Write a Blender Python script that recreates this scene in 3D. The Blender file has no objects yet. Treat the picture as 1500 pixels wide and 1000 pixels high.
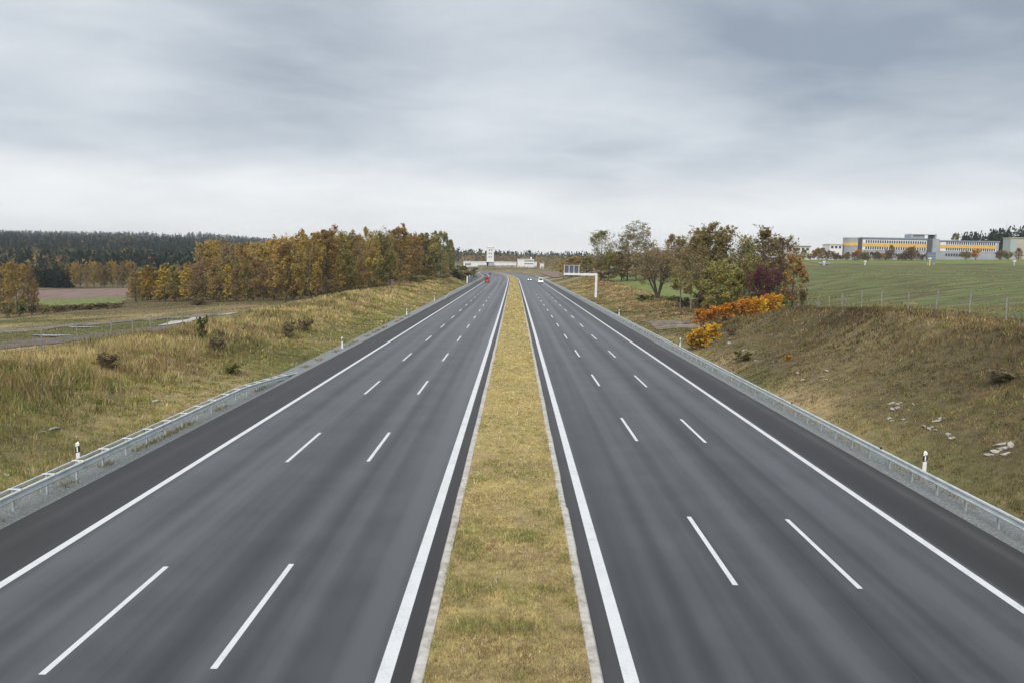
import bpy, math, random
import numpy as np
from mathutils import Vector, Matrix

random.seed(7)
RNG = np.random.default_rng(11)
SC = bpy.context.scene
COL = SC.collection
R = math.radians

# ------------------------------------------------------------------ camera
F_PX, CAM_H, PITCH, ROLL, YAW = 1140.0, 8.983, 0.10061, 0.017241, -0.003240
_f = np.array([math.sin(YAW)*math.cos(PITCH), math.cos(YAW)*math.cos(PITCH), -math.sin(PITCH)])
_r0 = np.array([math.cos(YAW), -math.sin(YAW), 0.0])
_u0 = np.cross(_r0, _f)
_r = math.cos(ROLL)*_r0 + math.sin(ROLL)*_u0
_u = -math.sin(ROLL)*_r0 + math.cos(ROLL)*_u0
cam_data = bpy.data.cameras.new('camera')
cam_data.sensor_width = 36.0
cam_data.lens = F_PX/1500*36.0
cam_data.clip_start = 0.5
cam_data.clip_end = 20000
cam = bpy.data.objects.new('camera', cam_data)
COL.objects.link(cam)
M3 = Matrix(((_r[0], _u[0], -_f[0]), (_r[1], _u[1], -_f[1]), (_r[2], _u[2], -_f[2])))
cam.matrix_world = Matrix.Translation((0, 0, CAM_H)) @ M3.to_4x4()
SC.camera = cam
SC.view_settings.view_transform = 'Standard'
SC.view_settings.look = 'None'
SC.view_settings.gamma = 1.0
SC.view_settings.exposure = 0.9
SC.view_settings.use_curve_mapping = False

# ------------------------------------------------------------------ world: overcast sky
SUN_EL, SUN_AZ = 48.0, 200.0
SKYOFF = (21.7, 3.3, 0)
world = bpy.data.worlds.new('World')
SC.world = world
world.use_nodes = True
wt = world.node_tree
wt.nodes.clear()
def wn(t, **k):
    n = wt.nodes.new(t)
    for a, b in k.items(): setattr(n, a, b)
    return n
def wmath(op, a=None, b=None, c=None, clamp=False):
    n = wn('ShaderNodeMath', operation=op, use_clamp=clamp)
    for i, v in enumerate((a, b, c)):
        if v is None: continue
        if isinstance(v, (int, float)): n.inputs[i].default_value = v
        else: wt.links.new(v, n.inputs[i])
    return n.outputs[0]
sky = wn('ShaderNodeTexSky', sky_type='NISHITA', sun_disc=False)
sky.sun_elevation = R(SUN_EL); sky.sun_rotation = R(SUN_AZ)
bg_sky = wn('ShaderNodeBackground'); bg_sky.inputs[1].default_value = 0.08
wt.links.new(sky.outputs[0], bg_sky.inputs[0])
tc = wn('ShaderNodeTexCoord')
sep = wn('ShaderNodeSeparateXYZ'); wt.links.new(tc.outputs['Generated'], sep.inputs[0])
zz = wmath('ADD', wmath('MAXIMUM', sep.outputs[2], 0.0), 0.15)
cx = wmath('DIVIDE', sep.outputs[0], zz); cy = wmath('DIVIDE', sep.outputs[1], zz)
comb = wn('ShaderNodeCombineXYZ'); wt.links.new(cx, comb.inputs[0]); wt.links.new(cy, comb.inputs[1])
def wnoise(scale, detail, rough, dist, off, sx=1.0, sy=1.0):
    mp = wn('ShaderNodeMapping'); mp.inputs['Location'].default_value = off
    mp.inputs['Scale'].default_value = (sx, sy, 1)
    wt.links.new(comb.outputs[0], mp.inputs[0])
    n = wn('ShaderNodeTexNoise'); n.inputs['Scale'].default_value = scale
    n.inputs['Detail'].default_value = detail; n.inputs['Roughness'].default_value = rough
    n.inputs['Distortion'].default_value = dist
    wt.links.new(mp.outputs[0], n.inputs['Vector'])
    return n.outputs[0]
n1 = wnoise(0.30, 2, 0.45, 0.2, SKYOFF)
n2 = wnoise(1.05, 5, 0.5, 0.4, (7.7, 2.2, 0), 0.9, 1.0)
n3 = wnoise(3.2, 6, 0.6, 0.3, (1.2, 9.4, 0), 0.8, 1.0)
cl = wmath('ADD', wmath('ADD', wmath('MULTIPLY', n1, 0.62), wmath('MULTIPLY', n2, 0.29)), wmath('MULTIPLY', n3, 0.09))
ramp = wn('ShaderNodeValToRGB')
el = ramp.color_ramp.elements
el[0].position = 0.36; el[0].color = (0.24, 0.285, 0.345, 1)
el[1].position = 0.62; el[1].color = (0.72, 0.745, 0.765, 1)
e = ramp.color_ramp.elements.new(0.48); e.color = (0.47, 0.51, 0.555, 1)
wt.links.new(cl, ramp.inputs[0])
# thinner, brighter cloud low over the horizon
hz = wmath('SUBTRACT', 1.0, wmath('DIVIDE', wmath('MAXIMUM', sep.outputs[2], 0.0), 0.135), clamp=True)
hz2 = wmath('MULTIPLY', wmath('POWER', hz, 1.25), 0.96)
mixh = wn('ShaderNodeMix', data_type='RGBA')
wt.links.new(hz2, mixh.inputs[0]); wt.links.new(ramp.outputs[0], mixh.inputs[6])
mixh.inputs[7].default_value = (0.83, 0.82, 0.80, 1)
bg_cl = wn('ShaderNodeBackground'); bg_cl.inputs[1].default_value = 0.70
wt.links.new(mixh.outputs[2], bg_cl.inputs[0])
mixs = wn('ShaderNodeMixShader'); mixs.inputs[0].default_value = 0.96
wt.links.new(bg_sky.outputs[0], mixs.inputs[1]); wt.links.new(bg_cl.outputs[0], mixs.inputs[2])
wo = wn('ShaderNodeOutputWorld'); wt.links.new(mixs.outputs[0], wo.inputs[0])

sun_d = bpy.data.lights.new('sun', 'SUN')
sun_d.energy = 1.5; sun_d.angle = R(40); sun_d.color = (1.0, 0.965, 0.92)
sun = bpy.data.objects.new('sun', sun_d); COL.objects.link(sun)
sd = Vector((math.sin(R(SUN_AZ))*math.cos(R(SUN_EL)), math.cos(R(SUN_AZ))*math.cos(R(SUN_EL)), math.sin(R(SUN_EL))))
sun.rotation_euler = (-sd).to_track_quat('-Z', 'Y').to_euler()
sun.location = (0, -20, 60)

# ------------------------------------------------------------------ helpers
def at(px, py, Y):
    d = _f*F_PX + _r*(px-750) - _u*(py-500)
    t = Y/d[1]
    return Vector((d[0]*t, Y, CAM_H + d[2]*t))
def ss(x, a, b):
    t = np.clip((np.asarray(x, float)-a)/(b-a), 0, 1)
    return t*t*(3-2*t)
def cc(Y):
    """lateral shift of the road centre line"""
    Y = np.asarray(Y, float)
    Yc = np.clip(Y, 0, 1000)
    v = -6.0e-6*Yc**2 - np.maximum(0, Yc-400)**2/5600 - np.maximum(0, Yc-680)**2/1500
    return v + np.where(Y > 1000, -(Y-1000)*(1.2e-5*1000+600/2800+320/750), 0)
def vnoise(x, y, sc, seed=0):
    x = np.asarray(x, float)/sc + seed*17.31; y = np.asarray(y, float)/sc + seed*7.77
    ix = np.floor(x).astype(np.int64); iy = np.floor(y).astype(np.int64)
    fx = x-ix; fy = y-iy
    fx = fx*fx*(3-2*fx); fy = fy*fy*(3-2*fy)
    def hsh(a, b):
        n = (a*374761393 + b*668265263 + seed*1442695041) & 0x7fffffff
        n = ((n ^ (n >> 13))*1274126177) & 0x7fffffff
        return ((n ^ (n >> 16)) & 0xffff)/65535.0
    return ((hsh(ix, iy)*(1-fx)+hsh(ix+1, iy)*fx)*(1-fy) + (hsh(ix, iy+1)*(1-fx)+hsh(ix+1, iy+1)*fx)*fy)
_LS = np.array([0, 17.9, 18.6, 21, 25, 28.5, 31, 33.5, 37, 46, 70, 110, 200, 420, 9000])
_LZ = np.array([-.06, -.06, 0.02, .45, 1.35, 2.0, 2.15, 2.0, 1.4, .1, -1.8, -3.9, -6, -7, -7])
def height(s, Y):
    s = np.asarray(s, float); Y = np.asarray(Y, float)
    X = s + cc(Y)
    a = -s
    zl = sum(np.interp(a+d, _LS, _LZ) for d in (-1.0, -.5, 0, .5, 1.0))/5
    zl = np.where(a < 18.6, np.minimum(zl, -.05), zl)
    fade = 1-ss(Y, 560, 760)
    crest = 1.08 - .10*ss(Y, 50, 90) + .10*np.sin(Y*.047+1) + .3*ss(Y, 230, 330)
    zl = np.where(zl > 0, zl*(crest*fade), zl)
    hc = np.interp(Y, [-200, 66, 78, 95, 112, 125, 180, 215, 260, 330, 520, 700], [5.4, 5.4, 4.9, 2.9, 1.0, .7, 1.0, 1.4, 2.2, 2.8, 2.8, 1.0])
    t = np.clip((s-18.3)/10.6, 0, 1)
    prof = t*(1-.25*(1-t))
    prof = np.where(t >= 1, 1, prof - .12*np.sin(t*math.pi)*0 + .04*np.sin(t*6.28))
    fp = 5.3 + .0125*(np.clip(Y, 0, 400)-65) + .0175*(np.clip(X, 0, 330)-32)
    zr = hc*prof
    zr = zr + (fp-zr)*ss(s, 33, 92)*(1-ss(Y, 480, 760)*.75)
    zr = zr*(1-.85*ss(Y, 560, 780)) + 1.5*ss(Y, 316, 384)*ss(X, 55, 110)*(1-ss(Y, 520, 760))
    zr = np.where(s < 18.6, np.where(s < 18.3, -.05, np.minimum(zr, .05)), zr)
    z = np.where(s < 0, zl, zr)
    rr = np.hypot(X, Y); az = np.degrees(np.arctan2(X, np.maximum(Y, 1e-3)))
    w = np.interp(az, [-60, -22, -9, 0, 10, 25, 60], [1, 1, .40, .2, .2, .25, .3])
    hill = w*(28*ss(rr, 520, 1400)+40*ss(rr, 1400, 3200))
    hill = hill*(.90+.20*vnoise(X, Y, 420, 5))*(.05+.95*ss(np.abs(s), 20, 80))*np.where(np.abs(s) < 19, 0, 1)
    z = z + hill + 22*np.exp(-(((X-410)/110)**2+((Y-620)/100)**2))
    off = ss(np.abs(s), 19, 23)
    z = z + off*(vnoise(X, Y, 2.3, 1)-.5)*.30*(1-ss(Y, 150, 400)) + off*(vnoise(X, Y, 7.0, 2)-.5)*.5*(1-ss(np.abs(s), 40, 90))*(1-ss(Y, 300, 700))
    return z
def gz(X, Y):
    return float(height(X-float(cc(Y)), Y))
def ground_px(px, py):
    """where the ray through a pixel meets the terrain"""
    Ys = np.concatenate([np.arange(14, 400, .5), np.arange(400, 3000, 4)])
    d = _f*F_PX + _r*(px-750) - _u*(py-500)
    t = Ys/d[1]
    Xs = d[0]*t; Zs = CAM_H+d[2]*t
    hh = height(Xs-cc(Ys), Ys)
    i = int(np.argmax(Zs <= hh)) if np.any(Zs <= hh) else len(Ys)-1
    return Vector((Xs[i], Ys[i], hh[i]))

def np_mesh(name, V, Fc, n, col=None, smooth=False):
    """V (N,3), Fc flat index array of n-gons"""
    me = bpy.data.meshes.new(name)
    V = np.asarray(V, np.float32); Fc = np.asarray(Fc, np.int32).reshape(-1)
    nf = len(Fc)//n
    me.vertices.add(len(V)); me.vertices.foreach_set('co', V.reshape(-1))
    me.loops.add(len(Fc)); me.loops.foreach_set('vertex_index', Fc)
    me.polygons.add(nf); me.polygons.foreach_set('loop_start', np.arange(0, len(Fc), n, dtype=np.int32))
    me.update(calc_edges=True)
    if col is not None:
        a = me.color_attributes.new('Col', 'FLOAT_COLOR', 'POINT')
        c = np.ones((len(V), 4), np.float32); c[:, :3] = col
        a.data.foreach_set('color', c.reshape(-1))
    if smooth: me.polygons.foreach_set('use_smooth', np.ones(nf, bool))
    me.validate()
    return me
class MB:
    def __init__(self): self.v = []; self.f = []
    def add(self, vs, fs):
        o = len(self.v); self.v += [tuple(p) for p in vs]; self.f += [tuple(i+o for i in f) for f in fs]; return self
    def box(self, x0, x1, y0, y1, z0, z1):
        return self.add([(x0,y0,z0),(x1,y0,z0),(x1,y1,z0),(x0,y1,z0),(x0,y0,z1),(x1,y0,z1),(x1,y1,z1),(x0,y1,z1)],
                        [(0,3,2,1),(4,5,6,7),(0,1,5,4),(1,2,6,5),(2,3,7,6),(3,0,4,7)])
    def tube(self, pts, rad, n=6, cap=True):
        pts = [Vector(p) for p in pts]; o = len(self.v)
        for i, p in enumerate(pts):
            d = (pts[min(i+1, len(pts)-1)]-pts[max(i-1, 0)])
            if d.length < 1e-9: d = Vector((0, 0, 1))
            d.normalize()
            a = d.orthogonal().normalized() if abs(d.z) > .9 else d.cross(Vector((0, 0, 1))).normalized()
            b = d.cross(a)
            r = rad[i] if isinstance(rad, (list, tuple)) else rad
            for k in range(n):
                t = 2*math.pi*k/n
                self.v.append(tuple(p + a*(r*math.cos(t)) + b*(r*math.sin(t))))
        for i in range(len(pts)-1):
            for k in range(n):
                k2 = (k+1) % n
                self.f.append((o+i*n+k, o+i*n+k2, o+(i+1)*n+k2, o+(i+1)*n+k))
        if cap:
            self.f.append(tuple(o+k for k in reversed(range(n)))); e = o+(len(pts)-1)*n
            self.f.append(tuple(e+k for k in range(n)))
        return self
    def prism(self, poly, axis, a, b):
        """extrude a polygon (list of 2-D points) along axis 'x','y' or 'z'"""
        n = len(poly)
        def P(p, t): return {'x': (t, p[0], p[1]), 'y': (p[0], t, p[1]), 'z': (p[0], p[1], t)}[axis]
        self.add([P(p, a) for p in poly]+[P(p, b) for p in poly],
                 [tuple(range(n)), tuple(range(2*n-1, n-1, -1))]+[(i, i+n, (i+1) % n+n, (i+1) % n) for i in range(n)])
        return self
    def mesh(self, name, mat=None, smooth=False):
        me = bpy.data.meshes.new(name); me.from_pydata(self.v, [], self.f); me.update()
        if mat: me.materials.append(mat)
        if smooth: me.polygons.foreach_set('use_smooth', [True]*len(me.polygons))
        return me
def link(name, me, parent=None, loc=None, rot=None, scale=None):
    o = bpy.data.objects.new(name, me); COL.objects.link(o)
    if parent is not None: o.parent = parent
    if loc is not None: o.location = loc
    if rot is not None: o.rotation_euler = rot
    if scale is not None: o.scale = scale
    return o
def thing(name, label, cat, loc=(0, 0, 0), rz=0, group=None, me=None):
    o = link(name, me, None, loc, (0, 0, rz)); o['label'] = label; o['category'] = cat
    if group: o['group'] = group
    return o
def struct(name, me, label=None):
    o = link(name, me); o['kind'] = 'structure'
    if label: o['label'] = label
    return o
def bevel(o, w, seg=1):
    m = o.modifiers.new('bevel', 'BEVEL'); m.width = w; m.segments = seg; m.limit_method = 'ANGLE'

# ------------------------------------------------------------------ materials
def mat(name, rgb=(.5, .5, .5), rough=.8, metal=0, spec=.5):
    m = bpy.data.materials.new(name); m.use_nodes = True
    b = m.node_tree.nodes['Principled BSDF']
    b.inputs['Base Color'].default_value = (*rgb, 1); b.inputs['Roughness'].default_value = rough
    b.inputs['Metallic'].default_value = metal; b.inputs['Specular IOR Level'].default_value = spec
    return m
class NT:
    def __init__(self, m): self.t = m.node_tree; self.b = self.t.nodes['Principled BSDF']
    def n(self, t, **k):
        n = self.t.nodes.new(t)
        for a, b in k.items(): setattr(n, a, b)
        return n
    def l(self, a, b): self.t.links.new(a, b)
    def put(self, sock, v):
        if isinstance(v, (int, float)): sock.default_value = v
        elif isinstance(v, tuple): sock.default_value = (*v, 1) if len(v) == 3 and sock.type == 'RGBA' else v
        else: self.l(v, sock)
    def math(self, op, a, b=None, clamp=False):
        n = self.n('ShaderNodeMath', operation=op, use_clamp=clamp); self.put(n.inputs[0], a)
        if b is not None: self.put(n.inputs[1], b)
        return n.outputs[0]
    def noise(self, scale, detail=3, rough=.5, vec=None, dims='3D', w=None):
        n = self.n('ShaderNodeTexNoise', noise_dimensions=dims); n.inputs['Scale'].default_value = scale
        n.inputs['Detail'].default_value = detail; n.inputs['Roughness'].default_value = rough
        if vec is not None: self.l(vec, n.inputs['Vector'])
        if w is not None: self.l(w, n.inputs['W'])
        return n.outputs[0]
    def ramp(self, fac, stops):
        n = self.n('ShaderNodeValToRGB'); e = n.color_ramp.elements
        e[0].position, e[0].color = stops[0][0], (*stops[0][1], 1)
        e[1].position, e[1].color = stops[-1][0], (*stops[-1][1], 1)
        for p, c in stops[1:-1]:
            q = e.new(p); q.color = (*c, 1)
        self.l(fac, n.inputs[0]); return n.outputs[0]
    def mix(self, fac, a, b, mode='MIX'):
        n = self.n('ShaderNodeMix', data_type='RGBA', blend_type=mode)
        self.put(n.inputs[0], fac); self.put(n.inputs[6], a); self.put(n.inputs[7], b); return n.outputs[2]
    def bump(self, h, strength=.3, dist=.02):
        n = self.n('ShaderNodeBump'); n.inputs['Strength'].default_value = strength; n.inputs['Distance'].default_value = dist
        self.l(h, n.inputs['Height']); self.l(n.outputs[0], self.b.inputs['Normal'])
    def pos(self): return self.n('ShaderNodeNewGeometry').outputs['Position']
    def mapping(self, vec, scale, loc=(0, 0, 0)):
        n = self.n('ShaderNodeMapping'); n.inputs['Scale'].default_value = scale; n.inputs['Location'].default_value = loc
        self.l(vec, n.inputs[0]); return n.outputs[0]
def noisy(name, stops, scale, rough=.85, metal=0, detail=5, bump=0, bdist=.02, spec=.4, aniso=None):
    m = mat(name, stops[0][1], rough, metal, spec); t = NT(m); p = t.pos()
    if aniso: p = t.mapping(p, aniso)
    f = t.noise(scale, detail, .6, p)
    t.l(t.ramp(f, stops), t.b.inputs['Base Color'])
    if bump: t.bump(t.noise(scale*6, 4, .6, p), bump, bdist)
    return m

def asphalt():
    m = mat('asphalt', (.05, .05, .05), .5, 0, .5); t = NT(m); p = t.pos()
    at_s = t.n('ShaderNodeAttribute', attribute_name='s').outputs['Fac']
    at_t = t.n('ShaderNodeAttribute', attribute_name='t').outputs['Fac']
    cv = t.n('ShaderNodeCombineXYZ'); t.l(t.math('MULTIPLY', at_s, .62), cv.inputs[0]); t.l(t.math('MULTIPLY', at_t, .0035), cv.inputs[1])
    band = t.noise(1.15, 2, .45, cv.outputs[0])
    cv2 = t.n('ShaderNodeCombineXYZ'); t.l(t.math('MULTIPLY', at_s, 3.0), cv2.inputs[0]); t.l(t.math('MULTIPLY', at_t, .03), cv2.inputs[1])
    streak = t.noise(1.0, 4, .6, cv2.outputs[0])
    patch = t.noise(.35, 4, .55, p)
    grain = t.noise(55, 3, .75, p)
    f = t.math('ADD', t.math('ADD', t.math('MULTIPLY', band, .62), t.math('MULTIPLY', streak, .10)), t.math('ADD', t.math('MULTIPLY', patch, .14), t.math('MULTIPLY', grain, .14)))
    lane = t.ramp(f, [(.38, (.020, .0205, .023)), (.47, (.037, .039, .043)), (.57, (.072, .076, .083))])
    # newer, darker mix on the hard shoulder and in the strip beside the kerb
    a = t.math('ABSOLUTE', at_s)
    sh = t.math('MULTIPLY', t.math('SUBTRACT', a, 13.95), 14.0, True)
    ins = t.math('MULTIPLY', t.math('SUBTRACT', 2.62, a), 14.0, True)
    dk = t.math('MAXIMUM', sh, ins)
    shoulder = t.ramp(f, [(.40, (.019, .017, .018)), (.54, (.033, .031, .033)), (.64, (.060, .058, .060))])
    t.l(t.mix(dk, lane, shoulder), t.b.inputs['Base Color'])
    gcol = t.math('ADD', .30, t.math('MULTIPLY', t.math('SUBTRACT', 1.0, f), .26))
    t.l(t.math('ADD', gcol, t.math('MULTIPLY', dk, .14)), t.b.inputs['Roughness'])
    t.bump(grain, .35, .006)
    return m
M = {}
M['asphalt'] = asphalt()
def paint():
    m = mat('road_paint', (.78, .79, .80), .55); t = NT(m); p = t.pos()
    f = t.math('ADD', t.math('MULTIPLY', t.noise(14, 5, .7, p), .6), t.math('MULTIPLY', t.noise(1.3, 3, .6, p), .4))
    t.l(t.ramp(f, [(.30, (.38, .39, .40)), (.46, (.60, .61, .62)), (.7, (.70, .70, .70))]), t.b.inputs['Base Color'])
    t.bump(t.noise(60, 2, .6, p), .2, .004)
    return m
M['paint'] = paint()
M['joint'] = mat('asphalt_joint', (.10, .10, .10), .6)
M['kerb'] = noisy('kerb_concrete', [(.3, (.30, .27, .235)), (.5, (.44, .42, .385)), (.7, (.56, .54, .50))], 3.5, .9, bump=.4, bdist=.01)
M['gravel'] = noisy('verge_gravel', [(.28, (.09, .095, .085)), (.5, (.21, .225, .225)), (.72, (.38, .40, .41))], 16, .95, detail=8, bump=.8, bdist=.04)
def ground_mat():
    m = mat('ground', (.2, .2, .1), .95, 0, .2); t = NT(m); p = t.pos()
    at = t.n('ShaderNodeAttribute', attribute_name='Col').outputs['Color']
    f = t.math('ADD', t.math('MULTIPLY', t.noise(1.6, 6, .65, p), .6), t.math('MULTIPLY', t.noise(.13, 4, .6, p), .4))
    v = t.ramp(f, [(.33, (.45, .44, .42)), (.5, (1, 1, 1)), (.66, (1.5, 1.42, 1.2))])
    t.l(t.mix(1.0, at, v, 'MULTIPLY'), t.b.inputs['Base Color'])
    t.bump(t.noise(7, 5, .7, p), .7, .08)
    return m
M['ground'] = ground_mat()
def leafy(name, trans=.35, rough=.7):
    m = mat(name, (.2, .2, .1), rough, 0, .2); t = NT(m)
    a = t.n('ShaderNodeAttribute', attribute_name='Col').outputs['Color']
    oi = t.n('ShaderNodeObjectInfo').outputs['Random']
    hs = t.n('ShaderNodeHueSaturation'); t.l(t.math('ADD', .488, t.math('MULTIPLY', oi, .024)), hs.inputs['Hue'])
    t.l(t.math('ADD', .82, t.math('MULTIPLY', oi, .36)), hs.inputs['Value']); t.l(a, hs.inputs['Color'])
    t.l(hs.outputs[0], t.b.inputs['Base Color'])
    tr = t.n('ShaderNodeBsdfTranslucent'); t.l(hs.outputs[0], tr.inputs[0])
    mx = t.n('ShaderNodeMixShader'); mx.inputs[0].default_value = trans
    out = t.t.nodes['Material Output']
    t.l(t.b.outputs[0], mx.inputs[1]); t.l(tr.outputs[0], mx.inputs[2]); t.l(mx.outputs[0], out.inputs[0])
    return m
M['leaf'] = leafy('leaves')
M['grass'] = leafy('grass_blades', .3)
M['bark'] = noisy('bark', [(.3, (.05, .042, .034)), (.6, (.12, .10, .082)), (.8, (.19, .17, .14))], 4, .95, bump=.5, bdist=.03)
M['bark_pale'] = noisy('pale_bark', [(.3, (.13, .115, .10)), (.6, (.27, .25, .22))], 4, .95)
M['steel'] = noisy('galvanised_steel', [(.3, (.44, .49, .49)), (.5, (.56, .61, .61)), (.7, (.66, .70, .70))], 2.2, .45, .35, bump=0)
M['steel_pale'] = mat('pale_steel', (.72, .74, .76), .45, .2)
M['white'] = noisy('white_paint', [(.3, (.66, .66, .64)), (.6, (.80, .80, .79))], 2, .55)
M['black'] = mat('black_plastic', (.012, .012, .014), .5)
M['reflector'] = mat('white_reflector', (.85, .86, .88), .25)
M['wood_post'] = noisy('weathered_wood', [(.3, (.20, .18, .16)), (.7, (.36, .34, .31))], 5, .9)
M['wire'] = mat('fence_wire', (.30, .31, .31), .5, .6)
M['stone'] = noisy('pale_stone', [(.3, (.24, .215, .18)), (.55, (.40, .375, .34)), (.75, (.55, .53, .50))], 3, .9, bump=.6, bdist=.03)
M['soil'] = noisy('ploughed_soil', [(.3, (.13, .085, .068)), (.5, (.19, .128, .104)), (.7, (.26, .185, .155))], .5, .97, bump=.6, bdist=.1, aniso=(1, .25, 1))
M['crop'] = noisy('green_crop', [(.3, (.10, .135, .032)), (.5, (.15, .18, .052)), (.7, (.215, .225, .085))], .35, .95, bump=.4, bdist=.06, spec=.2, detail=7)
M['stubble'] = noisy('field_stubble', [(.36, (.075, .060, .036)), (.44, (.115, .105, .050)), (.50, (.100, .130, .042)), (.57, (.140, .155, .062)), (.66, (.20, .165, .095))], .30, .97, bump=.5, bdist=.08, spec=.2, detail=9, aniso=(.35, 1.4, 1))
M['dirt'] = noisy('dirt_track', [(.3, (.10, .078, .06)), (.5, (.175, .14, .11)), (.72, (.29, .245, .20))], .6, .95, bump=.5, bdist=.05, detail=7)
M['sand'] = noisy('pale_rubble', [(.3, (.30, .28, .255)), (.55, (.46, .44, .41)), (.75, (.62, .60, .57))], 1.2, .95, bump=.7, bdist=.06, detail=7)
M['mud'] = noisy('wet_mud', [(.3, (.055, .047, .04)), (.6, (.15, .125, .10))], .8, .85, bump=.4, bdist=.05)
M['puddle'] = mat('puddle_water', (.10, .10, .10), .08)
M['glass'] = mat('window_glass', (.045, .06, .085), .12)
M['wall_white'] = noisy('white_wall', [(.3, (.70, .70, .70)), (.7, (.82, .82, .82))], .3, .8)
M['wall_grey'] = noisy('grey_wall', [(.3, (.30, .32, .35)), (.7, (.40, .42, .45))], .3, .8)
M['wall_dark'] = mat('dark_wall', (.09, .095, .11), .7)
M['wall_cream'] = noisy('cream_wall', [(.3, (.60, .57, .48)), (.7, (.72, .69, .60))], .3, .85)
M['wall_beige'] = noisy('beige_wall', [(.3, (.40, .36, .29)), (.7, (.50, .46, .37))], .3, .85)
M['wall_mint'] = mat('pale_green_wall', (.36, .43, .42), .8)
M['yellow'] = noisy('yellow_cladding', [(.3, (.72, .41, .07)), (.7, (.82, .50, .10))], .4, .7)
M['roof'] = mat('roof_metal', (.28, .32, .37), .5, .3)
M['red_paint'] = mat('red_car_paint', (.60, .022, .028), .3)
M['white_paint'] = mat('white_car_paint', (.78, .79, .80), .3)
M['silver_paint'] = mat('silver_car_paint', (.45, .47, .50), .3, .6)
M['dark_paint'] = mat('dark_car_paint', (.03, .032, .04), .3)
M['tyre'] = mat('tyre_rubber', (.015, .015, .015), .85)
M['rim'] = mat('wheel_rim', (.45, .46, .48), .35, .8)
M['tail'] = mat('tail_lamp_glass', (.45, .01, .01), .25)
M['yellow_post'] = mat('yellow_post_paint', (.80, .58, .04), .5)
M['blue_grey'] = mat('blue_grey_board', (.15, .19, .24), .6)
def emis(name, rgb, s):
    m = mat(name, rgb, .3); b = m.node_tree.nodes['Principled BSDF']
    b.inputs['Emission Color'].default_value = (*rgb, 1); b.inputs['Emission Strength'].default_value = s
    return m
M['lamp'] = emis('headlamp_lit', (1, .97, .90), 2.5)

# ------------------------------------------------------------------ the ground, one sheet to the horizon
def spread(breaks):
    out = []
    for a, b, st in breaks: out.append(np.arange(a, b, st))
    return np.concatenate(out)
g = np.geomspace(150, 9000, 46)
pos = np.concatenate([spread([(0, 16, 4), (16, 36, .6), (36, 62, 1.3), (62, 150, 3.2)]), g])
Sg = np.concatenate([-pos[::-1][:-1], pos])
Yg = np.concatenate([[-400, -200, -90, -40, -10], spread([(0, 150, 1.5), (150, 420, 3.0), (420, 1000, 11)]), np.geomspace(1000, 11000, 44)])
SS, YY = np.meshgrid(Sg, Yg)
HH = height(SS, YY)
XX = SS+cc(YY)
def ground_colour(s, X, Y):
    n1 = vnoise(X, Y, 9, 3)[..., None]; n2 = vnoise(X, Y, 3.1, 4)[..., None]; n3 = vnoise(X, Y, 30, 6)[..., None]
    green = np.array([.095, .100, .034]); straw = np.array([.33, .25, .135]); brown = np.array([.115, .085, .05])
    c = green + (straw-green)*np.clip(n1*1.5-.35, 0, 1)
    c = c + (brown-c)*np.clip(n2*1.4-.75, 0, 1)*.8
    a = np.abs(s)[..., None]
    farc = np.array([.040, .055, .022])+.03*n3
    f = (ss(np.hypot(X, Y), 380, 620)*ss(-X, -20, 60)*ss(-s, 20, 60) + ss(np.hypot(X, Y), 940, 1250)*(1-ss(-X, -20, 60)*ss(-s, 20, 60)))[..., None]
    leafc = np.array([.10, .07, .04])
    wood = (ss(-s, 36, 42)*(1-ss(-s, 200, 240))*ss(Y, 140, 165))[..., None]
    c = c + (leafc-c)*wood*.65
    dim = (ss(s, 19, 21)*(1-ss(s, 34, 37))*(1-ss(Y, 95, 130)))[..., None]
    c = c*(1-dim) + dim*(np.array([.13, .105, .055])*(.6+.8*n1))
    return c + (farc-c)*f
V = np.stack([XX, YY, HH], -1).reshape(-1, 3)
ny, nx = SS.shape
ii = (np.arange(ny-1)[:, None]*nx + np.arange(nx-1)[None, :]).reshape(-1)
Fq = np.stack([ii, ii+1, ii+nx+1, ii+nx], -1)
me = np_mesh('ground', V, Fq, 4, ground_colour(SS, XX, YY).reshape(-1, 3), True)
me.materials.append(M['ground'])
struct('ground', me)

def strip(s0, s1, Ys, z, ns=1, crown=0, name='strip'):
    """a ribbon that follows the road; s and t kept as attributes"""
    Ys = np.asarray(Ys, float); sv = np.linspace(s0, s1, ns+1)
    S2, Y2 = np.meshgrid(sv, Ys)
    zz_ = z(S2, Y2) if callable(z) else np.full_like(S2, z)
    V = np.stack([S2+cc(Y2), Y2, zz_], -1).reshape(-1, 3)
    n = ns+1; i = (np.arange(len(Ys)-1)[:, None]*n+np.arange(ns)[None, :]).reshape(-1)
    me = np_mesh(name, V, np.stack([i, i+1, i+n+1, i+n], -1), 4)
    for nm, arr in (('s', S2), ('t', Y2)):
        a = me.attributes.new(nm, 'FLOAT', 'POINT'); a.data.foreach_set('value', arr.reshape(-1).astype(np.float32))
    return me
YR = np.concatenate([np.arange(-60, 400, 10), np.arange(400, 1500, 12)])
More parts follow.
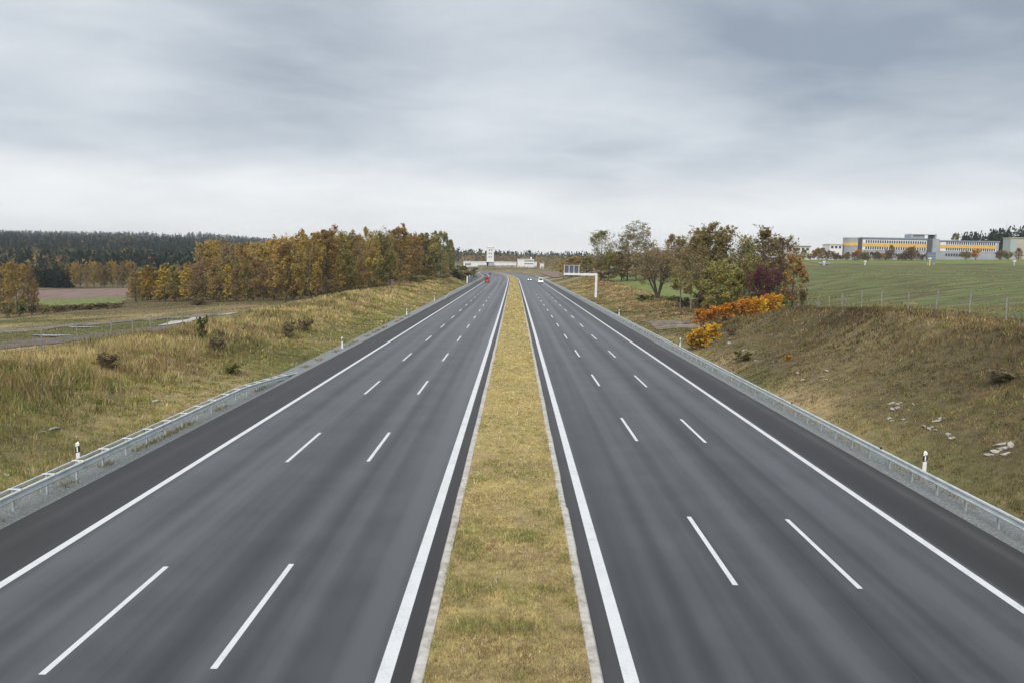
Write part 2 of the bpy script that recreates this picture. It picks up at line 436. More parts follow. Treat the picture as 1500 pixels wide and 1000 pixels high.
# ------------------------------------------------------------------ carriageways with their markings
EDGE_L, EDGE_R, KL, KR = -16.77, 16.47, -2.07, 2.04
cwl = struct('carriageway', strip(EDGE_L, KL+.02, YR, 0.0, 10, name='carriageway'), 'grey asphalt carriageway left of the grass median')
cwr = struct('carriageway', strip(KR-.02, EDGE_R, YR, 0.0, 10, name='carriageway'), 'grey asphalt carriageway right of the grass median')
for o in (cwl, cwr): o.data.materials.append(M['asphalt'])
def line(s, w, parent, nm):
    me = strip(s-w/2, s+w/2, YR, .005, 1, name=nm); me.materials.append(M['paint']); link(nm, me, parent)
line(-2.70, .33, cwl, 'median_line'); line(2.67, .33, cwr, 'median_line')
line(-13.92, .27, cwl, 'edge_line'); line(13.71, .27, cwr, 'edge_line')
dash = MB().add([(-.078, 0, 0), (.078, 0, 0), (.078, 6, 0), (-.078, 6, 0)], [(0, 1, 2, 3)]).mesh('lane_dash', M['paint'])
for s, y0, par in ((-10.05, 15.9, cwl), (-6.49, 16.27, cwl), (6.40, 21.33, cwr), (9.90, 21.24, cwr)):
    for k in range(-2, 36):
        Y = y0+18*k
        sl = math.atan2(float(cc(Y+6)-cc(Y)), 6)
        link('lane_dash', dash, par, (s+float(cc(Y)), Y, .005), (0, 0, -sl))
for s, par in ((9.05, cwr), (10.25, cwr), (-8.75, cwl)):
    me = strip(s-.008, s+.008, np.arange(8, 70, 4), .0045, 1, name='pavement_joint'); me.materials.append(M['joint']); link('pavement_joint', me, par)
# pale scuffs and loose grit left on the right hard shoulder
# gravel verges
YV = np.concatenate([np.arange(-20, 400, 4), np.arange(400, 900, 12)])
for s0, s1 in ((-18.45, EDGE_L-.0), (EDGE_R, 18.25)):
    me = strip(s0, s1, YV, lambda S, Y: np.where(np.abs(np.abs(S)-16.6) < .25, -.012, -.012)-.012+.03*(vnoise(S, Y, 1.3, 8)-.5), 4, name='gravel_verge'); me.materials.append(M['gravel'])
    struct('gravel_verge', me)
# median soil and kerbs
me = strip(KL+.2, KR-.2, np.concatenate([np.arange(0, 60, 1.0), YV[20:]]), lambda S, Y: .105+.10*(1-(S/1.9)**2)+.05*(vnoise(S, Y, 1.0, 9)-.5), 8, name='median')
me.materials.append(M['ground'])
mv = np.array([v.co[:] for v in me.vertices]); nn = vnoise(mv[:, 0], mv[:, 1], .9, 3)[:, None]
a = me.color_attributes.new('Col', 'FLOAT_COLOR', 'POINT'); c4 = np.ones((len(mv), 4), np.float32)
c4[:, :3] = np.array([.30, .225, .125])+(np.array([.36, .31, .12])-np.array([.30, .225, .125]))*nn
a.data.foreach_set('color', c4.reshape(-1))
struct('median', me)
kp = [(-.13, -.10), (.13, -.10), (.13, .135), (.115, .15), (-.09, .15), (-.13, .10)]
kerb_l = MB().prism([(-x, z) for x, z in kp], 'y', .006, 3.994).mesh('kerb_stone', M['kerb'])
kerb_r = MB().prism([(-x, z) for x, z in kp], 'y', .006, 3.994).mesh('kerb_stone', M['kerb'])
kerb_l = MB().prism(kp, 'y', .006, 3.994).mesh('kerb_stone', M['kerb'])
for s, kmesh, lab in ((KL+.13, kerb_l, 'concrete kerb along the left side of the median'), (KR-.13, kerb_r, 'concrete kerb along the right side of the median')):
    root = link('kerb', None); root['kind'] = 'structure'; root['label'] = lab
    for k in range(125):
        Y = 6.2+4*k+(1.5 if s > 0 else 0)
        sl = math.atan2(float(cc(Y+4)-cc(Y)), 4)
        jx, jz = random.uniform(-.012, .012), random.uniform(-.012, .008)
        if s > 0 and k in (4, 5): jx += .02*(1 if k == 4 else -1.2)
        link('kerb_stone', kmesh, root, (s+float(cc(Y))+jx, Y, jz), (0, 0, -sl+random.uniform(-.003, .003)))

# ------------------------------------------------------------------ fields and tracks draped on the ground
def drape(name, corners, n, m, off, material, label=None, kind='structure', wob=0.0):
    """quad given by four (X,Y) corners, draped on the terrain"""
    A, B, C, D = [np.array(c, float) for c in corners]
    u = np.linspace(0, 1, n+1)[:, None, None]; v = np.linspace(0, 1, m+1)[None, :, None]
    P = (A*(1-u)+B*u)*(1-v)+(D*(1-u)+C*u)*v
    if wob:
        P = P + wob*(np.stack([vnoise(P[..., 0], P[..., 1], 7, 21), vnoise(P[..., 0], P[..., 1], 7, 22)], -1)-.5)
    Z = height(P[..., 0]-cc(P[..., 1]), P[..., 1])+off
    V = np.concatenate([P, Z[..., None]], -1).reshape(-1, 3)
    i = (np.arange(n)[:, None]*(m+1)+np.arange(m)[None, :]).reshape(-1)
    me = np_mesh(name, V, np.stack([i, i+m+1, i+m+2, i+1], -1), 4, None, True)
    # face up
    if me.polygons[0].normal.z < 0: me.flip_normals()
    me.materials.append(material)
    o = link(name, me); o['kind'] = kind
    if label: o['label'] = label
    return o
drape('stubble_field', [(34.5, 45), (300, 45), (300, 318), (62, 318)], 90, 90, .10, M['stubble'], 'brownish green field on the right below the yellow banded building', wob=2)
drape('green_field', [(31, 168), (64, 190), (78, 360), (33, 330)], 40, 50, .12, M['crop'], 'bright green field behind the sign gantry', wob=2)
def gp(px, py):
    q = ground_px(px, py); return (q.x, q.y)
drape('ploughed_field', [gp(25, 441), gp(186, 435.5), gp(192, 422.5), gp(30, 426)], 40, 30, .10, M['soil'], 'reddish brown ploughed field at the far left', wob=3)
drape('grass_field', [gp(30, 454), gp(176, 446), gp(186, 435.5), gp(25, 441)], 40, 16, .09, M['crop'], 'thin strip of green field before the ploughed field', wob=2)
drape('ploughed_slope', [(21, 420), (60, 420), (75, 650), (16, 650)], 20, 40, .35, M['soil'], 'reddish bare slope right of the distant bend')
drape('dirt_track', [(-105, 86), (-36.5, 128), (-36.5, 135), (-110, 96)], 60, 8, .06, M['dirt'], 'muddy track below the wood on the left', wob=3)
drape('mud_patch', [(-75, 66), (-39, 78), (-41, 92), (-82, 82)], 40, 14, .07, M['mud'], 'dark muddy ground behind the left fence', wob=5)
drape('rubble_patch', [(-44.5, 90), (-41.5, 91), (-43.5, 122), (-46.5, 121)], 10, 40, .12, M['sand'], 'pale strip of rubble beside the muddy track', wob=2.5)
drape('rubble_patch', [(-36.5, 112), (-35, 111.5), (-33, 140), (-34.5, 142)], 8, 30, .10, M['sand'], 'thin pale strip of rubble below the wood', wob=1)
drape('rubble_path', [(19.8, 106), (27, 103), (28.5, 118), (20.2, 123)], 30, 30, .07, M['dirt'], 'pale earth path end beside the right guardrail', wob=2.5)
p0 = ground_px(75, 492)
for i, (px, py, w, d, lab) in enumerate(((75, 493, 4.0, 1.5, 'pale puddle on the mud behind the left fence'), (120, 480.5, 4, .9, 'wide puddle on the dark mud at the left'))):
    p0 = ground_px(px, py)
    th = np.linspace(0, 2*math.pi, 26)[:-1]
    mb = MB(); rr = [1+.25*math.sin(3*t+i)+.15*math.sin(5*t) for t in th]
    mb.add([(math.cos(t)*w/2*q, math.sin(t)*d/2*q, 0) for t, q in zip(th, rr)], [tuple(range(25))])
    o = struct('puddle', mb.mesh('puddle', M['puddle']), lab); o.location = (p0.x, p0.y, p0.z+.14)

# ------------------------------------------------------------------ grass, straw and weeds (nobody could count them)
def blades(name, label, s, Y, zfun, hgt, wid, col, lean=.5):
    n = len(s); X = s+cc(Y); z = zfun(s, Y)
    th = RNG.uniform(0, 2*math.pi, n); lt = RNG.uniform(0, 2*math.pi, n); lr = RNG.uniform(.1, 1, n)*lean*hgt
    dx = np.cos(th)*wid/2; dy = np.sin(th)*wid/2
    A = np.stack([X-dx, Y-dy, z-.02], -1); B = np.stack([X+dx, Y+dy, z-.02], -1)
    C = np.stack([X+np.cos(lt)*lr, Y+np.sin(lt)*lr, z+hgt], -1)
    V = np.stack([A, B, C], 1).reshape(-1, 3)
    cv = np.repeat(col, 3, 0)
    me = np_mesh(name, V, np.arange(3*n), 3, cv); me.materials.append(M['grass'])
    o = link(name, me); o['kind'] = 'stuff'; o['label'] = label; o['category'] = 'grass'
    return o
def sampleY(n, y0, y1, pw):
    u = RNG.uniform(0, 1, n); q = 1-pw
    return (y0**q+u*(y1**q-y0**q))**(1/q)
def pal(n, cols, w):
    w = np.asarray(w, float)
    if w.ndim == 1: w = np.tile(w, (n, 1))
    w = np.maximum(w, 0)+1e-6; cw = np.cumsum(w/w.sum(1, keepdims=True), 1)
    i = (RNG.uniform(0, 1, n)[:, None] > cw).sum(1).clip(0, len(cols)-1)
    return np.array(cols)[i]*RNG.uniform(.7, 1.3, n)[:, None]
STRAW, YGREEN, GREEN, BROWN, DARK, RUST = (.56, .43, .215), (.34, .32, .085), (.15, .21, .045), (.25, .172, .095), (.08, .063, .04), (.36, .205, .105)
# median
zmed = lambda s, Y: .10+.10*(1-(s/1.9)**2)
n = 62000
Y = sampleY(n, 12, 480, 1.7); s = RNG.uniform(-1.84, 1.82, n)
g1 = vnoise(s, Y, .75, 31); g2 = vnoise(s, Y, .35, 32); g3 = vnoise(s, Y, 2.1, 33)
near = 1-ss(Y, 18, 48)
keep = (g1*.55+g2*.45 > .36) | (RNG.uniform(0, 1, n) < .5) | (Y > 45)
s, Y, g1, g2, g3, near = [q[keep] for q in (s, Y, g1, g2, g3, near)]; n = len(s)
gm = np.clip((g1*.6+g3*.4-.515)*6, 0, 1)*(.25+.75*near)
W = np.stack([.70+.35*(1-near)-.3*g2, .38+.30*(1-near)+.2*g3, .05+1.7*gm, .70*near+.07, .05*near+.01, .12*near*g3+.02], -1)
col = pal(n, [(.80, .67, .36), (.64, .57, .20), (.24, .31, .08), (.36, .26, .15), (.09, .07, .045), (.40, .23, .12)], W)*RNG.uniform(.7, 1.3, n)[:, None]
hg = RNG.uniform(.025, .10, n)*(1+.9*gm)*(1+.8*(RNG.uniform(0, 1, n) > .98))*(1+np.maximum(0, Y-40)/130)
K = 5
rad_ = RNG.uniform(.015, .07, n)*(1+Y/80)
s = np.clip(np.repeat(s, K)+RNG.normal(0, 1, n*K)*np.repeat(rad_, K), -1.86, 1.83); Y = np.repeat(Y, K)+RNG.normal(0, 1, n*K)*np.repeat(rad_, K)
col = np.repeat(col, K, 0)*RNG.uniform(.75, 1.25, n*K)[:, None]; hg = np.repeat(hg, K)*RNG.uniform(.6, 1.15, n*K); n = n*K
blades('median_grass', 'short yellowish grass with green patches on the central median', s, Y, zmed, hg, np.maximum(.010, Y*.00055)*RNG.uniform(.6, 1.6, n), col, 1.5)
def tufts(s, Y, K, rad, *arrs):
    s2 = np.repeat(s, K)+RNG.normal(0, 1, len(s)*K)*np.repeat(rad, K); Y2 = np.repeat(Y, K)+RNG.normal(0, 1, len(s)*K)*np.repeat(rad, K)
    return [s2, Y2]+[np.repeat(a, K, 0) for a in arrs]
# left bank
n = 30000
Y = sampleY(n, 20, 380, 1.35); s = -RNG.uniform(18.0, 35.5, n)
hi = ss(-s, 20, 26.5); g1 = vnoise(s, Y, 2.4, 41); g2 = vnoise(s, Y, 6, 42); g3 = vnoise(s, Y, 1.1, 43)
keep = RNG.uniform(0, 1, n) < (.6+.4*g3)*np.clip((-s-18.0)*1.1, .05, 1); s, Y, hi, g1, g2, g3 = [q[keep] for q in (s, Y, hi, g1, g2, g3)]; n = len(s)
W = np.stack([.30+1.5*hi*np.clip(g2*1.8-.3, .15, 1), .55-.30*hi+.5*np.clip(g1-.5, 0, 1), .40-.28*hi+.6*np.clip(.4-g2, 0, 1), .15+.38*hi*(1.2-g1), .05+.40*np.clip(g1-.62, 0, 1)*3*hi, .05+.50*hi*np.clip(.55-g1, 0, 1)*2], -1)
col = pal(n, [STRAW, YGREEN, GREEN, BROWN, DARK, RUST], W)*(.72+.45*g2)[:, None]*RNG.uniform(.75, 1.25, n)[:, None]
hg = RNG.uniform(.12, .42, n)*(.5+1.2*hi)*(.6+.8*g1)
s, Y, col, hg = tufts(s, Y, 11, RNG.uniform(.08, .26, n)*(1+Y/150), col, hg); n = len(s)
s = np.minimum(s, -17.95)
blades('bank_grass', 'tall dry grass on the bank left of the motorway', s, Y, height, hg*RNG.uniform(.5, 1.15, n), np.maximum(.018, Y*.0008)*RNG.uniform(.6, 1.5, n), col*RNG.uniform(.75, 1.25, n)[:, None], .75)
# right bank
n = 34000
Y = sampleY(n, 20, 330, 1.5); s = RNG.uniform(18.4, 36.5, n)
hi = ss(s, 22, 30); g1 = vnoise(s, Y, 2.2, 51); g2 = vnoise(s, Y, 6.5, 52); g3 = vnoise(s, Y, 1.0, 53)
keep = RNG.uniform(0, 1, n) < (.45+.55*g3); s, Y, hi, g1, g2, g3 = [q[keep] for q in (s, Y, hi, g1, g2, g3)]; n = len(s)
far = ss(Y, 115, 180)
W = np.stack([.25+.45*hi*g2+1.1*far, .36-.22*hi+.3*g1, .20-.10*hi+.45*np.clip(g1-.55, 0, 1), .52+.45*hi, .30+.6*np.clip(.5-g2, 0, 1), .22+.35*hi*g1+.3*far], -1)
col = pal(n, [STRAW, YGREEN, GREEN, BROWN, DARK, RUST], W)*(.46+.44*g2+.25*far)[:, None]*RNG.uniform(.7, 1.25, n)[:, None]
hg = RNG.uniform(.08, .27, n)*(.6+.9*hi)*(.6+.8*g1)*(1+.7*far)
s, Y, col, hg = tufts(s, Y, 11, RNG.uniform(.08, .26, n)*(1+Y/150), col, hg); n = len(s)
s = np.maximum(s, 18.05)
blades('bank_grass', 'dark brownish grass on the steep bank right of the motorway', s, Y, height, hg*RNG.uniform(.5, 1.15, n), np.maximum(.018, Y*.0008)*RNG.uniform(.6, 1.5, n), col*RNG.uniform(.75, 1.25, n)[:, None], .85)
# meadow behind the left crest
n = 60000
Y = sampleY(n, 45, 260, 1.2); s = -RNG.uniform(35, 36+Y*.62, n)
g1 = vnoise(s, Y, 5, 61); g2 = vnoise(s, Y, 14, 62)
col = pal(n, [STRAW, YGREEN, GREEN, BROWN, RUST], np.stack([.4*g2+.1, .5+0*g1, .35*(1-g2)+.05, .35*g1+.1, .15*g2], -1))*.8
blades('meadow_grass', 'rough meadow grass behind the left bank', s, Y, height, RNG.uniform(.05, .24, n)*(.5+g1), np.maximum(.03, Y*.0010)*RNG.uniform(.7, 1.4, n), col, .7)
# valley floor on the right
n = 50000
Y = sampleY(n, 70, 330, 1.1); s = RNG.uniform(30, 62, n)
keep = ~((s < 34) & (Y < 90)) & ~((Y > 172) & (s > 33.5)); s, Y = s[keep], Y[keep]; n = len(s)
g1 = vnoise(s, Y, 4, 71)
col = pal(n, [STRAW, YGREEN, GREEN, BROWN, DARK], np.stack([.35+0*g1, .45+0*g1, .3*g1, .35*(1-g1), .12+0*g1], -1))*.85
blades('meadow_grass', 'rough grass below the trees on the right', s, Y, height, RNG.uniform(.1, .4, n)*(.5+g1), np.maximum(.03, Y*.0010)*RNG.uniform(.7, 1.4, n), col, .7)
# weeds over the near part of the right field
n = 60000
Y = sampleY(n, 46, 240, 1.3); s = RNG.uniform(34.5, 37+Y*.75, n)
g1 = vnoise(s, Y, 6, 75); g2 = vnoise(s, Y, 16, 76)
keep = (g1*.5+g2*.5 > .44) & ~((s < 62) & (Y > 110)); s, Y, g1, g2 = [q[keep] for q in (s, Y, g1, g2)]; n = len(s)
col = pal(n, [STRAW, YGREEN, GREEN, BROWN, DARK], np.stack([.25+0*g1, .35+0*g1, .9*np.clip(g1-.45, 0, 1)+.1, .5*(1-g1)+.1, .25*(1-g2)], -1))*.75
blades('field_weeds', 'patchy weeds and stubble on the right field', s, Y, lambda s, Y: height(s, Y)+.09, RNG.uniform(.04, .16, n), np.maximum(.03, Y*.0010)*RNG.uniform(.7, 1.4, n), col, .9)
# weeds in the gravel below the left guardrail
n = 5000
Y = sampleY(n, 22, 130, 1.3); s = -(17.55+RNG.normal(0, .16, n))
keep = vnoise(s*.3, Y, 1.6, 81) > .5; s, Y = s[keep], Y[keep]; n = len(s)
col = pal(n, [YGREEN, GREEN, STRAW], [.55, .3, .3])*.8
blades('verge_weeds', 'low weeds in the gravel below the left guardrail', s, Y, lambda s, Y: 0*s-.02, RNG.uniform(.05, .2, n), np.maximum(.02, Y*.0009), col, .8)
n = 3500
Y = sampleY(n, 22, 130, 1.3); s = (17.75+RNG.normal(0, .2, n))
keep = vnoise(s*.3, Y, 1.4, 82) > .45; s, Y = s[keep], Y[keep]; n = len(s)
col = pal(n, [YGREEN, STRAW, BROWN], [.45, .5, .35])*.8
blades('verge_weeds', 'dry weeds in the gravel below the right guardrail', s, Y, lambda s, Y: 0*s-.02, RNG.uniform(.05, .16, n), np.maximum(.02, Y*.0009), col, .8)
# small white flowers of the median
n = 90
cs = [(.95, 27.0), (.55, 22.9), (.9, 24.6), (-1.35, 25.5), (.4, 31), (-.4, 20.5), (.8, 36), (-.9, 18.0)]
ctr = np.array([cs[i] for i in RNG.integers(0, len(cs), n)])
s = np.clip(ctr[:, 0]+RNG.normal(0, .16, n), -1.8, 1.8); Y = ctr[:, 1]+RNG.normal(0, .35, n)
blades('median_flowers', 'tiny white flowers among the grass of the central median', s, Y, lambda s, Y: zmed(s, Y)+.07, np.full(n, .03), RNG.uniform(.015, .035, n), np.tile([.8, .8, .78], (n, 1)), 1.5)['category'] = 'flowers'

# ------------------------------------------------------------------ trees and shrubs
def rot_axis(v, ax, a): return Matrix.Rotation(a, 3, ax) @ v
def gen_tree(seed, H, W, base, cols, wts, leaves=6000, lsize=.30, limbs=26, stems=1, up=.75, trunk_r=.19, twig=True, shape='round', bark='bark', spread=.5, lean=0.0, fill=.35):
    """returns (wood mesh, crown mesh): stems with limbs, branches and twigs; leaves sit round the twigs"""
    rs = random.Random(seed); nr = np.random.default_rng(seed)
    mb = MB(); tips = []
    gold = 2.39996
    def env(t):      # crown radius at relative height t in 0..1
        if shape == 'round': return math.sqrt(max(0.0, 1-(2*t-.9)**2*.8))*(1-.25*t)
        if shape == 'slim': return (.55+.45*math.sin(math.pi*min(1, t*1.05)))*(1-.55*t)
        if shape == 'fan': return .35+.75*t**.6 if t < .75 else 1.0-(t-.75)*2.2
        if shape == 'bush': return math.sqrt(max(.05, 1-t*t))
        return 1-t
    for st in range(stems):
        az0 = st*gold+rs.random(); out = Vector((math.cos(az0), math.sin(az0), 0))
        hh = H*(1 if stems == 1 else rs.uniform(.78, 1.0))
        pts = []; K = 9
        off = (W*.5*spread*rs.uniform(.5, 1)) if stems > 1 else lean
        wob = [Vector((rs.uniform(-1, 1), rs.uniform(-1, 1), 0))*W*.02 for _ in range(K)]
        for k in range(K):
            t = k/(K-1)
            p = Vector((0, 0, hh*.96*t)) + out*(off*t**1.2) + wob[k]*t + out*(.05*trunk_r if stems > 1 else 0)
            pts.append(p)
        r0 = trunk_r*(1 if stems == 1 else .62)
        mb.tube(pts, [r0*(1.25 if k == 0 else 1)*(1-.88*(k/(K-1))**.9) for k in range(K)], 6 if stems < 4 else 4, False)
        nl = max(3, limbs//stems)
        for i in range(nl):
            t = base+(1-base)*((i+rs.random())/nl)*.98
            q = t*(K-1); k = min(K-2, int(q)); p0 = pts[k].lerp(pts[k+1], q-k)
            tr = (t-base)/(1-base)
            rad = W*.5*env(tr)*rs.uniform(.72, 1.12)*(1 if stems == 1 else .72)
            az = i*gold+rs.uniform(-.4, .4)+az0
            upn = up*(.55+.9*tr)*rs.uniform(.7, 1.3)
            d = Vector((math.cos(az), math.sin(az), upn)).normalized()
            L = max(.25, rad*math.hypot(1, upn*.55)); L = min(L, (H*1.02-p0.z)/max(.12, d.z)+.15*W)
            n1 = 4; lp = []
            curve = rs.uniform(-.12, .22)
            for j in range(n1+1):
                u = j/n1
                lp.append(p0 + d*(L*u) + Vector((rs.uniform(-1, 1), rs.uniform(-1, 1), rs.uniform(-1, 1)))*L*.035*u + Vector((0, 0, curve*L*u*u)))
            rl = max(.012, r0*.42*(1-.75*t)*rs.uniform(.7, 1.1)*min(1, L/2+.3))
            mb.tube(lp, [rl*(1-.78*j/n1) for j in range(n1+1)], 4, False)
            tips.append((lp[-1], .55))
            nb = max(3, int(5+L*.7))
            for b in range(nb):
                u = .25+.75*(b+rs.random())/nb
                q2 = u*n1; k2 = min(n1-1, int(q2)); b0 = lp[k2].lerp(lp[k2+1], q2-k2)
                rv = Vector((rs.uniform(-1, 1), rs.uniform(-1, 1), rs.uniform(-.35, .9)))
                bd = (d*.75+rv).normalized(); bl = L*.36*rs.uniform(.5, 1.15)*(1.15-.45*u)
                b1 = b0+bd*bl*.5+Vector((0, 0, bl*.04)); b2 = b0+bd*bl+rv*bl*.12
                rb = max(.008, rl*.4)
                mb.tube([b0, b1, b2], [rb, rb*.7, rb*.3], 3, False)
                tips.append((b2, .4)); tips.append((b1, .5))
                if twig:
                    for w in range(4):
                        w0 = b0.lerp(b2, rs.uniform(.25, 1)); rv2 = Vector((rs.uniform(-1, 1), rs.uniform(-1, 1), rs.uniform(-.4, 1)))
                        w1 = w0+(bd*.6+rv2).normalized()*bl*rs.uniform(.3, .65)
                        sd_ = rv2.cross(bd)
                        sd_ = sd_.normalized()*max(.012, rb*.45) if sd_.length > 1e-4 else Vector((.012, 0, 0))
                        mb.add([w0-sd_, w0+sd_, w1], [(0, 1, 2)])
                        tips.append((w1, .3))
    wood = mb.mesh('trunk', M[bark])
    T = np.array([t[0][:] for t in tips]); sg = np.array([t[1] for t in tips])
    idx = nr.integers(0, len(T), leaves)
    # uneven: some clumps carry more leaves than others
    wgt = np.clip(vnoise(T[:, 0]*1.0+seed, T[:, 1]*1.0+T[:, 2]*.8, W*.22, seed % 50)-.22, .05, 1)**1.3
    idx = nr.choice(len(T), leaves, p=wgt/wgt.sum())
    P = T[idx]+nr.normal(0, 1, (leaves, 3))*(sg[idx]*fill*W/6)[:, None]
    P[:, 2] = np.maximum(P[:, 2], .12)
    a = nr.normal(0, 1, (leaves, 3)); a /= np.linalg.norm(a, axis=1, keepdims=True)
    b = np.cross(a, nr.normal(0, 1, (leaves, 3))); b /= np.linalg.norm(b, axis=1, keepdims=True)
    sz = lsize*nr.uniform(.5, 1.25, leaves)[:, None]
    V = np.stack([P-a*sz*.62, P+b*sz*.34+a*sz*.05, P+a*sz*.62, P-b*sz*.34+a*sz*.05], 1).reshape(-1, 3)
    cl = vnoise(P[:, 0]+P[:, 2]*.5, P[:, 1]-P[:, 2]*.6, W*.2, 3+seed % 40)
    cols = np.array(cols); w = np.array(wts, float); ci = nr.choice(len(cols), leaves, p=w/w.sum())
    ci2 = np.clip((cl*1.5-.25)*len(cols), 0, len(cols)-1).astype(int)
    ci = np.where(nr.uniform(0, 1, leaves) < .5, ci, ci2)
    cc_ = cols[ci]*nr.uniform(.72, 1.28, leaves)[:, None]
    crown = np_mesh('crown', V, np.arange(4*leaves), 4, np.repeat(cc_, 4, 0)); crown.materials.append(M['leaf'])
    return dict(wood=wood, crown=crown, H=H, W=W)
GOLD, ORNG, RUSTL, BRN, OLV, GRN, YEL, DGR = (.50, .36, .10), (.48, .29, .085), (.35, .195, .085), (.30, .21, .115), (.29, .26, .085), (.155, .19, .06), (.68, .50, .075), (.06, .09, .04)
PAL_T = dict(
    gold=([GOLD, OLV, ORNG, BRN], [3.5, 3, 1.2, 1.2]), orange=([ORNG, GOLD, BRN, OLV], [3.2, 2.4, 2, 1.2]),
    olive=([OLV, GRN, GOLD, BRN], [4, 2, 2, 1]), green=([GRN, DGR, OLV, GOLD], [4, 2, 2, .5]),
    brown=([BRN, RUSTL, OLV, GOLD], [4, 2, 1.5, .6]), yellow=([YEL, GOLD, OLV], [4, 2, 1]))
PR = {}
PR['gold_a'] = gen_tree(1, 14, 11, .07, *PAL_T['gold'], 11000, .36, limbs=34)
PR['gold_b'] = gen_tree(2, 14, 9.5, .06, *PAL_T['gold'], 10000, .36, limbs=36)
PR['orange_a'] = gen_tree(3, 14, 11, .07, *PAL_T['orange'], 11000, .36, limbs=34)
PR['orange_b'] = gen_tree(4, 13, 10, .08, *PAL_T['orange'], 9000, .36, limbs=34)
PR['olive_a'] = gen_tree(5, 14, 10.5, .06, *PAL_T['olive'], 11000, .36, limbs=34)
PR['olive_b'] = gen_tree(6, 14, 9, .05, *PAL_T['olive'], 8500, .36, shape='slim', limbs=34)
PR['green_a'] = gen_tree(7, 14, 10, .05, *PAL_T['green'], 11000, .36, limbs=34)
PR['brown_a'] = gen_tree(8, 13, 9, .06, *PAL_T['brown'], 6000, .30, limbs=42, up=1.0)
PR['brown_b'] = gen_tree(9, 12, 7.5, .05, *PAL_T['brown'], 5000, .30, limbs=40, up=1.2, shape='slim')
PR['yellow_a'] = gen_tree(10, 9, 5, .12, *PAL_T['yellow'], 3600, .30, shape='slim', trunk_r=.11)
PR['yellow_b'] = gen_tree(11, 10, 3.8, .1, *PAL_T['yellow'], 2800, .28, shape='slim', trunk_r=.1, up=1.1)
SPO = ([OLV, (.27, .20, .075), BRN, GRN], [4, 3, 2, 1])
PR['sparse_a'] = gen_tree(12, 17, 10, .2, *SPO, 6500, .30, limbs=34, up=1.1, fill=.5)
PR['sparse_b'] = gen_tree(13, 17, 9.5, .18, *SPO, 6500, .30, limbs=36, up=1.2, fill=.5)
PR['tall_a'] = gen_tree(14, 15, 7, .22, [OLV, (.25, .18, .08), BRN], [3, 3, 2], 8500, .26, limbs=48, up=1.2, trunk_r=.14, bark='bark_pale')
PR['tall_b'] = gen_tree(15, 15, 8, .16, [OLV, (.33, .25, .11), GRN], [3.5, 3.5, 1], 10500, .26, limbs=48, up=1.0, trunk_r=.15)
PR['fan'] = gen_tree(16, 10.5, 12, .36, [(.38, .285, .16), (.31, .23, .13), OLV], [4, 3, 2], 9000, .22, limbs=96, stems=7, up=.75, shape='round', trunk_r=.32, spread=.66)
PR['redtree'] = gen_tree(17, 9, 5, .1, [(.32, .13, .05), (.22, .09, .05), OLV, ORNG], [3, 2, 2, 2], 6000, .25, limbs=34, trunk_r=.12)
PR['darkred'] = gen_tree(18, 12, 8, .2, [(.16, .08, .06), (.20, .12, .07), OLV], [3, 3, 1], 7000, .25, limbs=42, up=.9)
PR['purple'] = gen_tree(19, 4.5, 7.5, .04, [(.13, .035, .05), (.17, .06, .055), (.10, .05, .04)], [4, 2, 2], 5200, .20, limbs=54, stems=9, up=1.1, shape='bush', spread=.8, trunk_r=.08)
PR['orangebush'] = gen_tree(20, 2.4, 2.6, .08, [(.62, .24, .03), (.66, .36, .035), (.40, .15, .04)], [4, 3, 1.5], 1700, .19, limbs=36, stems=8, up=1.6, shape='bush', spread=.55, trunk_r=.04)
PR['yellowbush'] = gen_tree(21, 2.2, 2.6, .06, [(.78, .48, .035), (.72, .36, .035), (.45, .40, .07)], [5, 2.5, 1.2], 1500, .24, limbs=30, stems=7, up=1.1, shape='bush', spread=.7, trunk_r=.04)
PR['brownbush'] = gen_tree(22, 1.6, 2.2, .05, [(.19, .13, .09), (.25, .175, .11), (.16, .15, .065)], [3, 3, 1], 900, .15, limbs=36, stems=9, up=1.2, shape='bush', spread=.8, trunk_r=.03)
PR['greenbush'] = gen_tree(23, 1.8, 2.0, .05, [(.10, .13, .03), (.16, .17, .04), (.22, .18, .06)], [4, 3, 1], 1100, .16, limbs=34, stems=8, up=1.3, shape='bush', spread=.7, trunk_r=.03)
PR['mixbush'] = gen_tree(24, 3.2, 4.2, .05, [OLV, BRN, GRN, GOLD], [3, 3, 2, 1.5], 2200, .24, limbs=40, stems=8, up=1.2, shape='bush', spread=.8, trunk_r=.05)
def gen_conifer(seed, H, W, layers=15, per=13):
    nr = np.random.default_rng(seed); V = []; C = []
    for i in range(layers):
        t = i/layers; z = H*(.07+.9*t); r = W*.5*(1-t)**.85+.12
        for k in range(per):
            a = nr.uniform(0, 2*math.pi); q = r*nr.uniform(.7, 1.15); w = .35*r*nr.uniform(.6, 1.2)+.12; dz = q*nr.uniform(.25, .6)
            ca, sa = math.cos(a), math.sin(a)
            V += [(0, 0, z+.12*H/layers), (ca*q-sa*w, sa*q+ca*w, z-dz), (ca*q*1.15, sa*q*1.15, z-dz*.8), (ca*q+sa*w, sa*q-ca*w, z-dz)]
            c = np.array((.016, .030, .016))*nr.uniform(.6, 1.7); C += [c]*4
    crown = np_mesh('crown', np.array(V), np.arange(len(V)), 4, np.array(C)); crown.materials.append(M['leaf'])
    wood = MB().tube([(0, 0, 0), (0, 0, H*.5), (0, 0, H*.97)], [.17, .1, .02], 5, False).mesh('trunk', M['bark'])
    return dict(wood=wood, crown=crown, H=H, W=W)
PR['conifer_a'] = gen_conifer(31, 14, 5.2); PR['conifer_b'] = gen_conifer(32, 14, 4.4, 17, 12)
